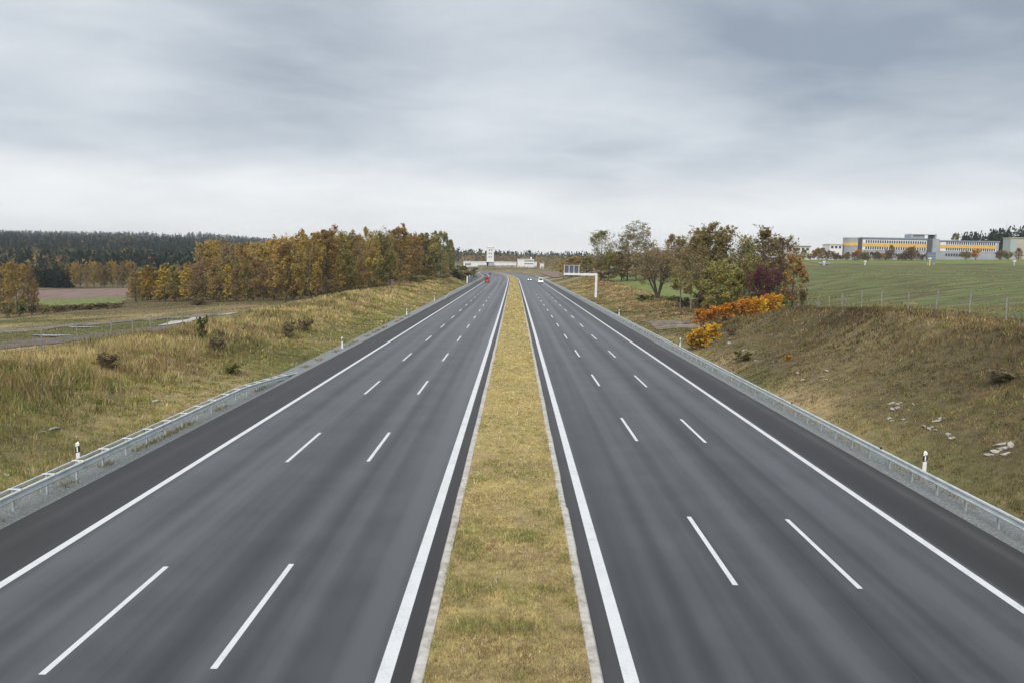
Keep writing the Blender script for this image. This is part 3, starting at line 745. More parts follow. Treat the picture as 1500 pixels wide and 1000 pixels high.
def plant(proto, X, Y, label, cat='tree', hgt=None, wid=None, rz=None, group=None, name='tree', sink=.08, zbase=None):
    p = PR[proto]; z = gz(X, Y) if zbase is None else zbase
    sz = (hgt/p['H']) if hgt else 1.0
    sx = (wid/p['W']) if wid else sz
    o = thing(name, label, cat, (X, Y, z-sink), rz if rz is not None else random.uniform(0, 6.28), group)
    o.scale = (sx, sx, sz)
    link('trunk' if cat == 'tree' else 'stems', p['wood'], o); link('crown' if cat == 'tree' else 'foliage', p['crown'], o)
    return o
def plant_px(proto, px, top, Y, wpx, label, cat='tree', group=None, name='tree'):
    q = at(px, top, Y); z = gz(q.x, Y)
    return plant(proto, q.x, Y, label, cat, max(.8, q.z-z), wpx*Y/F_PX, group=group, name=name, zbase=z)
ORD = ['first', 'second', 'third', 'fourth', 'fifth', 'sixth', 'seventh', 'eighth', 'ninth', 'tenth', 'eleventh', 'twelfth', 'thirteenth', 'fourteenth', 'fifteenth', 'sixteenth', 'seventeenth', 'eighteenth', 'nineteenth', 'twentieth',
       'twenty-first', 'twenty-second', 'twenty-third', 'twenty-fourth', 'twenty-fifth', 'twenty-sixth', 'twenty-seventh', 'twenty-eighth', 'twenty-ninth', 'thirtieth', 'thirty-first', 'thirty-second', 'thirty-third', 'thirty-fourth', 'thirty-fifth', 'thirty-sixth']
# left wood: low front trees, then the tall edge, then the trees behind
front = [('brown_b', 198, 399, 212, 24, 'brown'), ('yellow_a', 214, 391, 206, 24, 'yellow'), ('yellow_a', 240, 388, 204, 28, 'yellow'), ('olive_b', 256, 398, 200, 22, 'olive'), ('yellow_b', 272, 391, 196, 24, 'bright yellow'),
         ('brown_a', 296, 386, 192, 42, 'bare brown'), ('brown_b', 316, 389, 188, 30, 'bare brown'), ('yellow_b', 333, 386, 184, 17, 'slender yellow'), ('brown_b', 347, 388, 182, 28, 'bare brown'), ('olive_b', 362, 385, 180, 22, 'yellowish green'),
         ('brown_a', 384, 386, 176, 40, 'bare brown'), ('brown_b', 404, 380, 172, 32, 'bare brown')]
for i, (k, px, top, Y, w, c) in enumerate(front):
    plant_px(k, px, top, Y, w*1.35, f'{c} low tree, {ORD[i]} from the left along the front edge of the left wood', group='low trees along the left wood')
edge = [('orange_a', 306, 357, 236, 50, 'orange'), ('brown_a', 332, 357, 232, 48, 'brown'), ('orange_b', 362, 364, 222, 44, 'orange'), ('orange_a', 388, 357, 212, 60, 'orange'), ('orange_b', 424, 350, 168, 74, 'broad orange brown'),
        ('gold_a', 452, 351, 160, 52, 'golden'), ('gold_b', 478, 341, 168, 68, 'tall golden'), ('olive_a', 503, 346, 178, 52, 'olive'), ('brown_a', 520, 346, 190, 44, 'brown'), ('gold_a', 540, 346, 205, 50, 'golden'),
        ('olive_a', 562, 343, 222, 50, 'olive'), ('gold_b', 586, 337, 246, 52, 'tallest golden'), ('orange_b', 604, 345, 268, 40, 'orange brown'), ('green_a', 622, 346, 292, 42, 'green'), ('green_a', 646, 343, 330, 38, 'green'), ('olive_b', 660, 352, 345, 24, 'olive')]
for i, (k, px, top, Y, w, c) in enumerate(edge):
    plant_px(k, px, top, Y, w, f'{c} tall tree, {ORD[i]} from the left on the edge of the left wood', group='tall trees of the left wood')
under = [('brownbush', 470, 424, 155), ('mixbush', 496, 420, 165), ('greenbush', 515, 425, 176), ('mixbush', 530, 418, 186), ('yellow_b', 585, 400, 214), ('mixbush', 556, 414, 205), ('mixbush', 612, 404, 250), ('olive_b', 628, 388, 272),
         ('yellow_a', 632, 398, 276), ('mixbush', 645, 402, 296), ('conifer_a', 668, 387, 335), ('mixbush', 676, 397, 345), ('greenbush', 684, 398, 365), ('mixbush', 440, 426, 150), ('mixbush', 418, 428, 155)]
for i, (k, px, top, Y) in enumerate(sorted(under, key=lambda t: t[1])):
    plant_px(k, px, top, Y, PR[k]['W']/PR[k]['H']*(440-top)*(.9 if k in ('mixbush', 'brownbush', 'greenbush') else .8),
             f'undergrowth {"small tree" if k[:3] in ("yel", "oli", "con") else "bush"} at the foot of the left wood, {ORD[i]} from the left', 'tree' if k[:3] in ('yel', 'oli', 'con') else 'bush', 'undergrowth of the left wood', 'tree' if k[:3] in ('yel', 'oli', 'con') else 'bush')
rs = random.Random(5)
skyx = [285, 330, 385, 425, 470, 520, 560, 590, 640, 665]; skyy = [362, 360, 360, 354, 346, 348, 347, 343, 350, 366]
fy = [245, 240, 222, 180, 178, 200, 235, 265, 345, 370]
back = []
for i in range(34):
    px = 292+(655-292)*(i+.5)/34+rs.uniform(-4, 4)
    back.append((rs.choice(['gold_a', 'gold_b', 'orange_a', 'olive_a', 'olive_b', 'brown_a', 'orange_b', 'olive_a', 'green_a']), px, float(np.interp(px, skyx, skyy))+rs.uniform(0, 9), float(np.interp(px, skyx, fy))*rs.uniform(1.07, 1.32)))
for i, (k, px, top, Y) in enumerate(back):
    plant_px(k, px, top, Y, rs.uniform(44, 60)*220/Y, f'tree showing between the front trees inside the left wood, {ORD[i]} from the left', group='inner trees of the left wood')
for i in range(40):
    px = 200+(668-200)*(i+.5)/40+rs.uniform(-4, 4); Y = float(np.interp(px, [200, 300, 400, 440, 470, 520, 560, 590, 640, 665], [214, 196, 180, 166, 172, 195, 225, 256, 330, 350]))*rs.uniform(1.0, 1.1)
    k = rs.choice(['mixbush', 'mixbush', 'brown_b', 'olive_b', 'mixbush', 'brown_a']); q = at(px, 400, Y)
    plant(k, q.x, Y, f'shrubby undergrowth tree between the trunks of the left wood, {ORD[i] if i < 36 else ("fourth" , "third", "second", "first")[i-36]+" from the right" if i >= 36 else ""}'+(' from the left' if i < 36 else ''), 'tree' if k not in ('mixbush',) else 'bush', rs.uniform(2.8, 5.5), rs.uniform(4, 6.5), name='tree' if k != 'mixbush' else 'bush', group='shrubs inside the left wood')
for i in range(9):
    px = 196+i*12+rs.uniform(-3, 3)
    plant_px(rs.choice(['brown_a', 'brown_b', 'orange_b', 'olive_b', 'brown_a']), px, 396-i*.6+rs.uniform(-5, 6), 228+rs.uniform(-6, 8), 32, f'brownish tree behind the low yellow trees of the wood, {ORD[i]} from left', group='second row behind the yellow trees')
for i in range(7):
    q = ground_px(96+i*12, 455.5-i*.7); plant(('brownbush', 'mixbush')[i % 4 == 3], q.x, q.y, f'low brown brushwood along the green field strip, {ORD[i]} from the left', 'bush', 1.2, 5.5, name='bush', group='brushwood along the green strip')
# far left: autumn clump, dark spruces, brown row behind the ploughed field
for i, (k, px, top, Y, w, c) in enumerate((('orange_b', 4, 392, 170, 34, 'orange brown'), ('orange_a', 22, 388, 166, 40, 'rusty orange'), ('brown_a', 40, 391, 172, 30, 'brown'), ('brown_b', 50, 410, 168, 20, 'small brown'))):
    plant_px(k, px, top, Y, w, f'{c} tree, {ORD[i]} from the left edge in the clump beside the left field', group='clump at the far left')
for i, px in enumerate((10, 28, 46, 62, 84)):
    plant_px(('mixbush', 'greenbush', 'brownbush', 'mixbush', 'brownbush')[i], px, 442+i*1.5, 150+i*4, 30, f'low bush at the foot of the left clump, {ORD[i]} from the left', 'bush', 'bushes below the far left clump', 'bush')
k = 0
for row in range(2):
    for i in range(9):
        px = 50+i*6+row*3+rs.uniform(-1, 1)
        plant_px(('conifer_a', 'conifer_b')[k % 2], px, 384+rs.uniform(-2, 4)-row*3, 352+row*14+rs.uniform(0, 6), 15, f'dark spruce in the {"front" if row == 0 else "back"} row left of the brown trees, {ORD[i]} from the left', group='dark spruces at the far left', name='spruce_tree'); k += 1
for i in range(11):
    px = 100+i*9+rs.uniform(-2, 2)
    plant_px(('brown_b', 'orange_b', 'brown_a')[i % 3], px, 386+rs.uniform(-2, 5), 352+rs.uniform(-4, 10), 17, f'brown leafed tree behind the ploughed field, {ORD[i]} from the left', group='brown trees behind the ploughed field')
# right side
right = [('yellow_a', 826, 384, 385, 22, 'yellow orange tree left of the sign gantry panel', 'tree'), ('gold_b', 842, 378, 380, 32, 'orange tree behind the sign gantry panel', 'tree'), ('olive_b', 860, 376, 360, 30, 'yellowish green tree right of the sign gantry panel', 'tree'),
         ('sparse_a', 882, 341, 292, 42, 'tall thin leaved tree, left of the pair behind the green field', 'tree'), ('sparse_b', 934, 331, 285, 52, 'tallest thin leaved tree behind the green field', 'tree'), ('sparse_b', 912, 349, 296, 30, 'thin leaved tree between the two tall ones behind the green field', 'tree'),
         ('olive_a', 892, 372, 288, 40, 'dense green tree below the tall pair behind the green field', 'tree'), ('brown_a', 920, 374, 290, 40, 'brownish tree behind the green field', 'tree'), ('olive_b', 945, 372, 288, 36, 'olive tree at the right end of the row behind the green field', 'tree'),
         ('brown_b', 984, 345, 300, 24, 'nearly bare tree showing above the fan shaped tree', 'tree'), ('brown_a', 962, 370, 300, 34, 'brown tree behind the fan shaped tree', 'tree'),
         ('fan', 966, 366, 178, 90, 'fan shaped many stemmed tree standing alone by the green field', 'tree'),
         ('tall_a', 1000, 352, 146, 44, 'slim pale trunked tree, left of the two by the path', 'tree'), ('tall_a', 1016, 347, 138, 42, 'slim pale trunked tree, right of the two by the path', 'tree'),
         ('tall_b', 1042, 332, 150, 60, 'tall olive tree with the highest top in the right clump', 'tree'), ('tall_a', 1030, 340, 158, 50, 'brownish tree behind the slim trunks of the right clump', 'tree'), ('tall_b', 1066, 337, 146, 54, 'tall olive tree in the middle of the right clump', 'tree'), ('tall_b', 1092, 350, 142, 44, 'lower olive tree above the purple bush', 'tree'),
         ('tall_a', 1122, 339, 156, 56, 'tall loose tree at the right of the clump', 'tree'), ('darkred', 1146, 353, 160, 46, 'dark reddish tree at the right end of the clump', 'tree'), ('olive_a', 1054, 385, 132, 50, 'low green tree at the foot of the right clump', 'tree'), ('olive_b', 1082, 392, 134, 36, 'small green tree beside the purple bush', 'tree'),
         ('redtree', 1164, 376, 138, 38, 'orange red small tree right of the purple bush', 'tree'), ('purple', 1118, 401, 132, 74, 'dark purple bush behind the orange hedge', 'bush'),
         ('mixbush', 1060, 425, 140, 46, 'olive bush left of the purple bush under the clump', 'bush'), ('mixbush', 1040, 415, 165, 50, 'olive bush deep inside the right clump', 'bush'), ('brown_a', 1094, 372, 172, 54, 'brown tree deep inside the right clump', 'tree'), ('brown_b', 1136, 382, 170, 44, 'brown tree behind the orange red tree', 'tree'), ('mixbush', 1150, 424, 146, 40, 'olive bush between the purple bush and the orange red tree', 'bush'), ('brownbush', 1000, 437, 150, 34, 'brown bush behind the slim pale trunks', 'bush'), ('brownbush', 1030, 430, 146, 40, 'brown bush right of the slim pale trunks', 'bush'), ('greenbush', 944, 432, 172, 40, 'low green bush left of the fan shaped tree', 'bush'), ('greenbush', 985, 434, 170, 36, 'low green bush right of the fan shaped tree', 'bush'), ('mixbush', 1176, 425, 140, 18, 'small olive bush right of the orange red tree', 'bush')]
for k, px, top, Y, w, lab, cat in right:
    plant_px(k, px, top, Y, w*(1.22 if cat == 'tree' else 1), lab, cat, 'trees and bushes right of the motorway', 'tree' if cat == 'tree' else 'bush')
for i in range(11):
    t = i/10
    px = 1029+t*106; top = 455-25*t+(3 if i % 2 else 0); Y = 98+18*t
    plant_px(('orangebush', 'yellowbush')[int(i > 6 and i % 2 == 0)], px, top, Y, 34, f'orange leafed bush in the hedge above the path, {ORD[i]} from the left', 'bush', 'orange hedge', 'bush')
for i, (px, Y, top, w) in enumerate(((1016, 81.5, 2.0, 2.3), (1029, 80.5, 2.3, 2.9), (1044, 83, 2.0, 2.4))):
    plant('yellowbush', at(px, 500, Y).x, Y, ('yellow bush nearest the delineator post behind the right guardrail', 'middle one of the yellow bushes behind the right guardrail', 'rightmost yellow bush behind the right guardrail')[i], 'bush', top, w, group='yellow bushes behind the right guardrail', name='bush', sink=.25)
for i, (k, px, py, h, w, lab) in enumerate((('greenbush', 296, 497, 2.0, 1.5, 'upright green bush on the crest of the left bank'), ('brownbush', 424, 497, 1.4, 2.2, 'dark bush on the left bank below a green tuft'), ('brownbush', 447, 486, 1.3, 2.4, 'dark bush on the left bank near the wood'),
        ('brownbush', 320, 515, 1.1, 2.4, 'wide dark weed clump on the left bank'), ('greenbush', 425, 483, .8, 1.8, 'low light green tuft on the left bank'), ('brownbush', 160, 540, 1.0, 2.4, 'dark weed clump high on the near left bank'), ('greenbush', 340, 548, .7, 1.8, 'green weed clump low on the left bank'),
        ('greenbush', 1088, 530, .9, 2.2, 'low green bush among stones on the right bank'), ('brownbush', 1070, 493, .9, 1.6, 'small brown bush above the yellow bushes'), ('yellowbush', 1155, 530, .5, .9, 'small yellowish weed on the right bank'), ('brownbush', 1470, 560, .6, 2.4, 'flat dark weed clump high on the near right bank'))):
    q = ground_px(px, py); plant(k, q.x, q.y, lab, 'bush', h, w, name='bush', group='weeds and bushes on the banks')
# brushwood heap by the track
q = ground_px(288, 447)
plant('brownbush', q.x, q.y, 'dark heap of brushwood beside the muddy track', 'brushwood', 1.6, 7.5, name='brushwood_heap')
for i, (px, py) in enumerate(((690, 402), (683, 405), (676, 408), (697, 398))):
    q = at(px, py, 420+i*6); plant('greenbush', q.x-3, 420+i*20, f'roadside bush beyond the screen fence, {ORD[i]} from the right', 'bush', 4.2, 6.5, name='bush', group='bushes beyond the screen fence')

# far woods: read as one mass
def far_wood(name, label, n, az0, az1, r0, r1, hmin, hmax, conif, seed, pw=1.0, cond=None, tone=.55):
    nr = np.random.default_rng(seed)
    az = np.radians(nr.uniform(az0, az1, n)); rr = r0+(r1-r0)*nr.uniform(0, 1, n)**pw
    X = np.sin(az)*rr; Y = np.cos(az)*rr
    if cond is not None:
        k = cond(X, Y); X, Y, rr = X[k], Y[k], rr[k]; n = len(X)
    z = height(X-cc(Y), Y)
    H = nr.uniform(hmin, hmax, n); isc = vnoise(X, Y, 120, seed % 30)*.6+nr.uniform(0, 1, n)*.4 < conif
    K = 26
    t = nr.uniform(0, 1, (n, K)); a = nr.uniform(0, 2*math.pi, (n, K))
    Wd = np.where(isc, H*.17, H*.36)[:, None]
    rad = np.where(isc[:, None], Wd*(1-t)**.8+.2, Wd*np.sqrt(np.clip(1-(2*t-.9)**2*.85, .02, 1)))*nr.uniform(.6, 1.05, (n, K))
    cx_ = X[:, None]+np.cos(a)*rad; cy_ = Y[:, None]+np.sin(a)*rad; cz_ = z[:, None]+H[:, None]*(.08+.92*t)
    sz = (H[:, None]*.13)*nr.uniform(.7, 1.3, (n, K))*(1-.45*t)
    P = np.stack([cx_, cy_, cz_], -1)
    d1 = nr.normal(0, 1, (n, K, 3)); d1 /= np.linalg.norm(d1, axis=-1, keepdims=True)
    d2 = np.cross(d1, nr.normal(0, 1, (n, K, 3))); d2 /= np.linalg.norm(d2, axis=-1, keepdims=True)
    up = np.array([0, 0, 1.0])
    s3 = sz[..., None]
    V = np.stack([P-d1*s3*.8, P+d1*s3*.8, P+d2*s3*.9+up*s3*np.where(isc[:, None, None], 1.0, .3)], 2).reshape(-1, 3)
    base = np.where(isc[:, None], np.array([[.020, .036, .020]]), pal(n, [BRN, GOLD, OLV, RUSTL], [4, 1.2, 2, 1])*tone)
    col = np.repeat(base*nr.uniform(.7, 1.3, (n, 1)), K*3, 0)
    me = np_mesh(name, V, np.arange(n*K*3), 3, col); me.materials.append(M['leaf'])
    o = link(name, me); o['kind'] = 'stuff'; o['label'] = label; o['category'] = 'forest'
far_wood('hill_forest', 'dark conifer forest on the slopes at the far left', 5200, -42, -9, 430, 1650, 12, 17, .74, 101, .9, lambda X, Y: ~((X > -330) & (Y < 400)))
far_wood('ridge_forest', 'distant dark forest along the left ridge', 5200, -42, -7, 1650, 3500, 16, 26, .8, 102)
far_wood('horizon_forest', 'dark forest along the horizon behind the white tower', 5200, -9, 14, 1150, 3400, 14, 22, .72, 103)
far_wood('valley_wood', 'autumn wood behind the white halls', 260, -4.2, 4.5, 1010, 1150, 10, 17, .25, 104, tone=.8)
far_wood('hilltop_wood', 'dark pines on the hill behind the beige building', 420, 29.5, 38, 600, 760, 8, 12, .95, 105)
far_wood('roadside_scrub', 'low scrub on the slope below the white works', 420, -4.0, 3.0, 800, 935, 1.5, 4.0, .02, 107, 1.0, lambda X, Y: np.abs(X-cc(Y)) > 24, .9)
far_wood('hedge_wood', 'autumn trees and hedges right of the distant bend', 300, 2.6, 10, 600, 950, 7, 12, .15, 106, tone=.8)

# ------------------------------------------------------------------ guardrails
WP = [(0, .75), (.075, .735), (.085, .69), (.02, .64), (.0, .60), (.02, .56), (.085, .51), (.075, .465), (0, .445)]   # towards the road, height
def sweep(prof, s0, side, Ys, drop=None, name='beam', thick=.012):
    """profile (offset towards the road, z) swept along the road"""
    n = len(prof); P = prof+[(a-thick, z) for a, z in reversed(prof)]
    m = len(P); V = []; F = []
    for j, Y in enumerate(Ys):
        dz = drop(Y) if drop else 0
        for a, z in P: V.append((s0+float(cc(Y))-side*a, Y, max(-.25, z-dz)))
    for j in range(len(Ys)-1):
        for k in range(m):
            k2 = (k+1) % m; F.append((j*m+k, j*m+k2, (j+1)*m+k2, (j+1)*m+k))
    F.append(tuple(range(m))); F.append(tuple((len(Ys)-1)*m+k for k in reversed(range(m))))
    mb = MB(); mb.v = V; mb.f = F
    return mb.mesh(name, M['steel'])
def post_mesh(h):
    # sigma post: a folded steel channel
    return MB().prism([(-.05, -.03), (.05, -.03), (.05, .03), (.042, .03), (.042, -.022), (-.042, -.022), (-.042, .03), (-.05, .03)], 'z', -.35, h).mesh('post', M['steel'])
POST = post_mesh(.70); SPACER = MB().prism([(-.42, .735), (.06, .735), (.06, .765), (-.42, .765)], 'y', -.045, .045).mesh('spacer_arm', M['steel_pale'])
BOLT = MB().tube([(0, 0, 0), (0, 0, .02)], .022, 6).mesh('bolt', M['steel'])
def guardrail(label, s, side, y0, y1, ramp0=0, ramp1=0, rear=False, pitch=2.0):
    root = thing('guardrail', label, 'guardrail', (s+float(cc((y0+y1)/2)), (y0+y1)/2, 0), group='steel guardrails')
    off = Vector((-root.location.x, -root.location.y, 0))
    def drop(Y):
        d = 0
        if ramp1: d = max(d, .78*min(1, max(0, (Y-(y1-ramp1))/ramp1))**1.2)
        if ramp0: d = max(d, .78*min(1, max(0, ((y0+ramp0)-Y)/ramp0))**1.2)
        return d
    Ys = list(np.arange(y0, y1+.01, 2.0 if y1-y0 < 120 else 4.0))
    if rear: Ys = list(np.arange(y0, y1+.01, 1.0))
    seg = 12 if y1-y0 < 150 else 24
    link('beam', sweep(WP, s, side, Ys, drop), root, off)
    if rear:
        link('rear_rail', sweep([(0, .755), (.05, .75), (.05, .66), (0, .655)], s+side*.40, side, Ys, drop, 'rear_rail'), root, off)
    Y = y0+.7; k = 0
    while Y < y1-.5:
        d = drop(Y)
        X = s+float(cc(Y))+side*(.12 if not rear else .25)
        if d < .55:
            link('post', POST, root, Vector((X, Y, -d))+off, (0, 0, math.pi/2))
            if rear: link('spacer_arm', SPACER, root, Vector((s+float(cc(Y))+(0 if side < 0 else 0), Y, -d+.004))+off, (0, 0, 0 if side < 0 else math.pi))
        Y += pitch; k += 1
    return root
guardrail('near left guardrail with cross arms, running down into the ground', -17.35, -1, 14, 62, ramp1=13, rear=True)
guardrail('left guardrail that starts again beside the wood in the distance', -17.4, -1, 196, 520, ramp0=12, pitch=4.0)
guardrail('long right guardrail along the hard shoulder', 17.02, 1, 14, 520)
# small markers on the right beam
for i, (px, py) in enumerate(((1165, 599), (1301, 668))):
    Y = 17.0*F_PX/(px-752)
    o = thing('beam_reflector', ('small dark reflector on the right guardrail, the farther one', 'small dark reflector on the right guardrail, the nearer one')[i], 'reflector', (16.99+float(cc(Y)), Y, .755), me=MB().prism([(-.05, 0), (.05, 0), (.04, .09), (-.04, .09)], 'y', -.02, .02).mesh('beam_reflector', M['black']), group='reflectors on the right guardrail')

# ------------------------------------------------------------------ delineator posts
def tri(r): return [(-r, -r*.55), (r, -r*.55), (r*.72, r*.4), (0, r*.75), (-r*.72, r*.4)]
DB = MB().prism(tri(.06), 'z', -.1, .62).prism(tri(.06), 'z', .82, .95).add([(x, y, .95) for x, y in tri(.06)]+[(0, .02, 1.02)], [(i, (i+1) % 5, 5) for i in range(5)]).mesh('post_body', M['white'])
DK = MB().add([(x*1.03, y*1.03, .62+(.03 if x > 0 else -.02)) for x, y in tri(.06)]+[(x*1.03, y*1.03, .84+(.03 if x > 0 else -.02)) for x, y in tri(.06)],
              [tuple(range(4, -1, -1)), tuple(range(5, 10))]+[(i, (i+1) % 5, (i+1) % 5+5, i+5) for i in range(5)]).mesh('black_band', M['black'])
DR = MB().box(-.02, .02, -.042, -.034, .65, .82).mesh('reflector', M['reflector'])
dels = [(-18.35, 32.2, 'left delineator post beside the nearest guardrail'), (-17.55, 79, 'left delineator post just past the end of the near guardrail'), (-17.75, 128, 'second left delineator post past the near guardrail'), (-18.3, 178, 'third left delineator post past the near guardrail, by the wood'),
        (17.95, 33.3, 'nearest right delineator post behind the guardrail'), (18.1, 84.5, 'right delineator post beside the yellow bushes'), (18.3, 136, 'right delineator post short of the sign gantry')]
for s, Y, lab in dels:
    X = s+float(cc(Y)); o = thing('delineator_post', lab, 'delineator', (X, Y, max(-.02, gz(X, Y)-.02)), random.uniform(-.1, .1), 'delineator posts')
    o.scale = (1.35, 1.35, 1.18); o.rotation_euler[1] = random.uniform(-.03, .03)
    link('post_body', DB, o); link('black_band', DK, o); link('reflector', DR, o)

# ------------------------------------------------------------------ wire fences
FP = MB().tube([(0, 0, -.3), (0, 0, 1.75)], .05, 6).mesh('post', M['wood_post'])
def fence(label, pts, step, hgt=1.6, wires=6, brace=()):
    A = Vector((*pts[0], gz(*pts[0]))); root = thing('wire_fence', label, 'fence', A, group='wire fences')
    P = []
    for a, b in zip(pts[:-1], pts[1:]):
        n = max(1, round(math.dist(a, b)/step))
        for i in range(n): P.append((a[0]+(b[0]-a[0])*i/n, a[1]+(b[1]-a[1])*i/n))
    P.append(pts[-1])
    W = []
    for i, (x, y) in enumerate(P):
        p = Vector((x+random.uniform(-.1, .1), y, gz(x, y)))
        W.append(p)
        link('post', FP, root, p-A, (random.uniform(-.05, .05), random.uniform(-.05, .05), 0), (1, 1, hgt/1.6))
        if i in brace:
            link('brace', MB().tube([p-A+Vector((0, 0, 1.5)), p-A+Vector((1.1, .2, 0))], .045, 5).mesh('brace', M['wood_post']), root)
    for k in range(wires):
        z = .15+k*(hgt-.2)/(wires-1)
        link('wire', MB().tube([p-A+Vector((0, 0, z)) for p in W], .009, 3, False).mesh('wire', M['wire']), root)
    return root
fence('wire fence with leaning posts behind the crest of the left bank', [(-35.5, 34), (-34.5, 66), (-36.5, 96)], 4.5, 1.7, 6, (3,))
fence('wire fence along the crest of the right bank', [(36, 44), (33.5, 62), (33.5, 80), (35, 96), (42, 116)], 4.0, 1.65, 6, (3, 9))
fence('wire fence in front of the tall hedge trees right of the hedge', [(42.6, 117), (50, 128)], 2.2, 1.6, 5)

# ------------------------------------------------------------------ stones on the banks
def rock_mesh(seed):
    rs = random.Random(seed); import bmesh
    bm = bmesh.new(); bmesh.ops.create_icosphere(bm, subdivisions=1, radius=.5)
    for v in bm.verts:
        v.co *= 1+rs.uniform(-.38, .30); v.co.z *= .5; v.co.x *= 1.3
    me = bpy.data.meshes.new('stone'); bm.to_mesh(me); bm.free(); me.materials.append(M['stone']); return me
ROCK = [rock_mesh(i) for i in range(5)]
clus = [((1193, 555), 9, 20, 10, 'pale stones of the middle right bank cluster'), ((1065, 500), 6, 16, 8, 'pale stones of the farthest right bank cluster'), ((1112, 522), 7, 20, 12, 'pale stones by the low green bush on the right'), ((1322, 600), 6, 14, 7, 'pale stones of the upper near right bank cluster'),
        ((1312, 618), 3, 10, 5, 'pale flat stones below the upper near right cluster'), ((1375, 612), 3, 8, 5, 'pale stones right of the upper near right cluster'), ((1362, 630), 3, 8, 4, 'pale stones at the lower middle of the right bank'), ((1394, 640), 3, 6, 6, 'pale stones lowest on the middle right bank'), ((1462, 664), 6, 18, 12, 'pale stones nearest the right picture edge'),
        ((72, 634), 4, 12, 4, 'pale stones of the main left bank group'), ((228, 588), 3, 22, 8, 'pale stones strewn above the left guardrail'), ((14, 698), 2, 5, 3, 'pale stones behind the guardrail at the left edge')]
rs = random.Random(9)
for (cx0, cy0), n, dx, dy, lab in clus:
    n = int(n*1.7); dx *= 1.2
    pxs = sorted(cx0+rs.uniform(-dx, dx) for _ in range(n))
    lab = lab.replace('pale stones', 'pale stone').replace('flat stones', 'flat stone')
    for i, px in enumerate(pxs):
        q = ground_px(px, cy0+rs.uniform(-dy, dy))
        o = thing('stone', lab+(', leftmost of it', ', next to the leftmost')[i] if i < 2 else lab+(f', {ORD[i]} from the left of it' if i < n-1 else ', rightmost of it'), 'stone', (q.x, q.y, q.z+.02), rs.uniform(0, 6), 'pale stones on the banks', ROCK[rs.randrange(5)])
        k = rs.uniform(.10, .22)+.20*rs.random()**3; o.scale = (k*rs.uniform(.8, 1.6), k, k*rs.uniform(.7, 1.2)); o.rotation_euler = (rs.uniform(-.4, .4), rs.uniform(-.4, .4), rs.uniform(0, 6))

# ------------------------------------------------------------------ sign gantry seen from behind
Yg_ = 204.0
base = at(872.5, 437, Yg_); bz = min(gz(base.x, Yg_), .9)
gr = thing('sign_gantry', 'white cantilever sign gantry over the right hard shoulder', 'sign gantry', (base.x, Yg_, bz))
top = at(874, 402.5, Yg_).z-bz; la = at(826.5, 401, Yg_).x-base.x
link('post', MB().prism([(-.28, -.28), (.28, -.28), (.28, .28), (-.28, .28)], 'z', -.3, top-.31).mesh('post', M['white']), gr)
bevel(link('arm', MB().box(la, .30, -.28, .28, top-.3, top+.28).mesh('arm', M['white']), gr), .03)
link('base_plate', MB().box(-.5, .5, -.5, .5, -.05, .12).mesh('base_plate', M['steel']), gr)
s1 = at(849.5, 401, Yg_).x-base.x; zt = at(838, 389.5, Yg_).z-bz; zb = at(838, 405.5, Yg_).z-bz
sg = link('sign_panel', MB().box(la-.15, s1, .30, .55, zb, zt).mesh('sign_panel', M['wall_dark']), gr)
wS = (s1-la+.15)
for k in range(3):
    x0 = la-.15+wS*(.06+k*.30); link('back_cover', MB().box(x0, x0+wS*.235, .22, .297, top+.36, zt-.25).mesh('back_cover', M['wall_dark']), sg)
for k in range(4):
    x0 = la-.15+wS*(.015+k*.30); link('mounting_bar', MB().box(x0, x0+.13, .19, .296, zb+.1, zt+.02).mesh('mounting_bar', M['white']), sg)
link('lower_cover', MB().box(la, s1-.2, .24, .297, zb+.05, top-.35).mesh('lower_cover', M['wall_dark']), sg)
link('top_rail', MB().box(la-.2, s1+.05, .18, .6, zt+.052, zt+.15).mesh('top_rail', M['steel_pale']), sg)

# ------------------------------------------------------------------ screen fence beyond the wood
sf = thing('screen_fence', 'dark panelled screen fence with pale posts beside the left guardrail in the distance', 'fence', (-19.3+float(cc(330)), 330, gz(-19.3+float(cc(330)), 330)))
spm = MB().box(-.28, .28, -.28, .28, -.3, 2.9).mesh('post', M['steel_pale'])
for k in range(9):
    Y = 322+k*17.0; X = -19.3+float(cc(Y)); z = gz(X, Y)
    link('post', spm, sf, Vector((X, Y, z))-sf.location)
    if k < 8:
        Yb = Y+17; Xb = -19.3+float(cc(Yb)); A_ = Vector((X, Y+.3, z))-sf.location; B_ = Vector((Xb, Yb-.3, gz(Xb, Yb)))-sf.location
        for r in range(3):
            h0 = .15+r*.86
            link('panel', MB().add([A_+Vector((-.05, 0, h0)), A_+Vector((.05, 0, h0)), A_+Vector((.05, 0, h0+.8)), A_+Vector((-.05, 0, h0+.8)), B_+Vector((-.05, 0, h0)), B_+Vector((.05, 0, h0)), B_+Vector((.05, 0, h0+.8)), B_+Vector((-.05, 0, h0+.8))],
                 [(0, 1, 2, 3), (7, 6, 5, 4), (0, 4, 5, 1), (1, 5, 6, 2), (2, 6, 7, 3), (3, 7, 4, 0)]).mesh('panel', M['blue_grey']), sf)

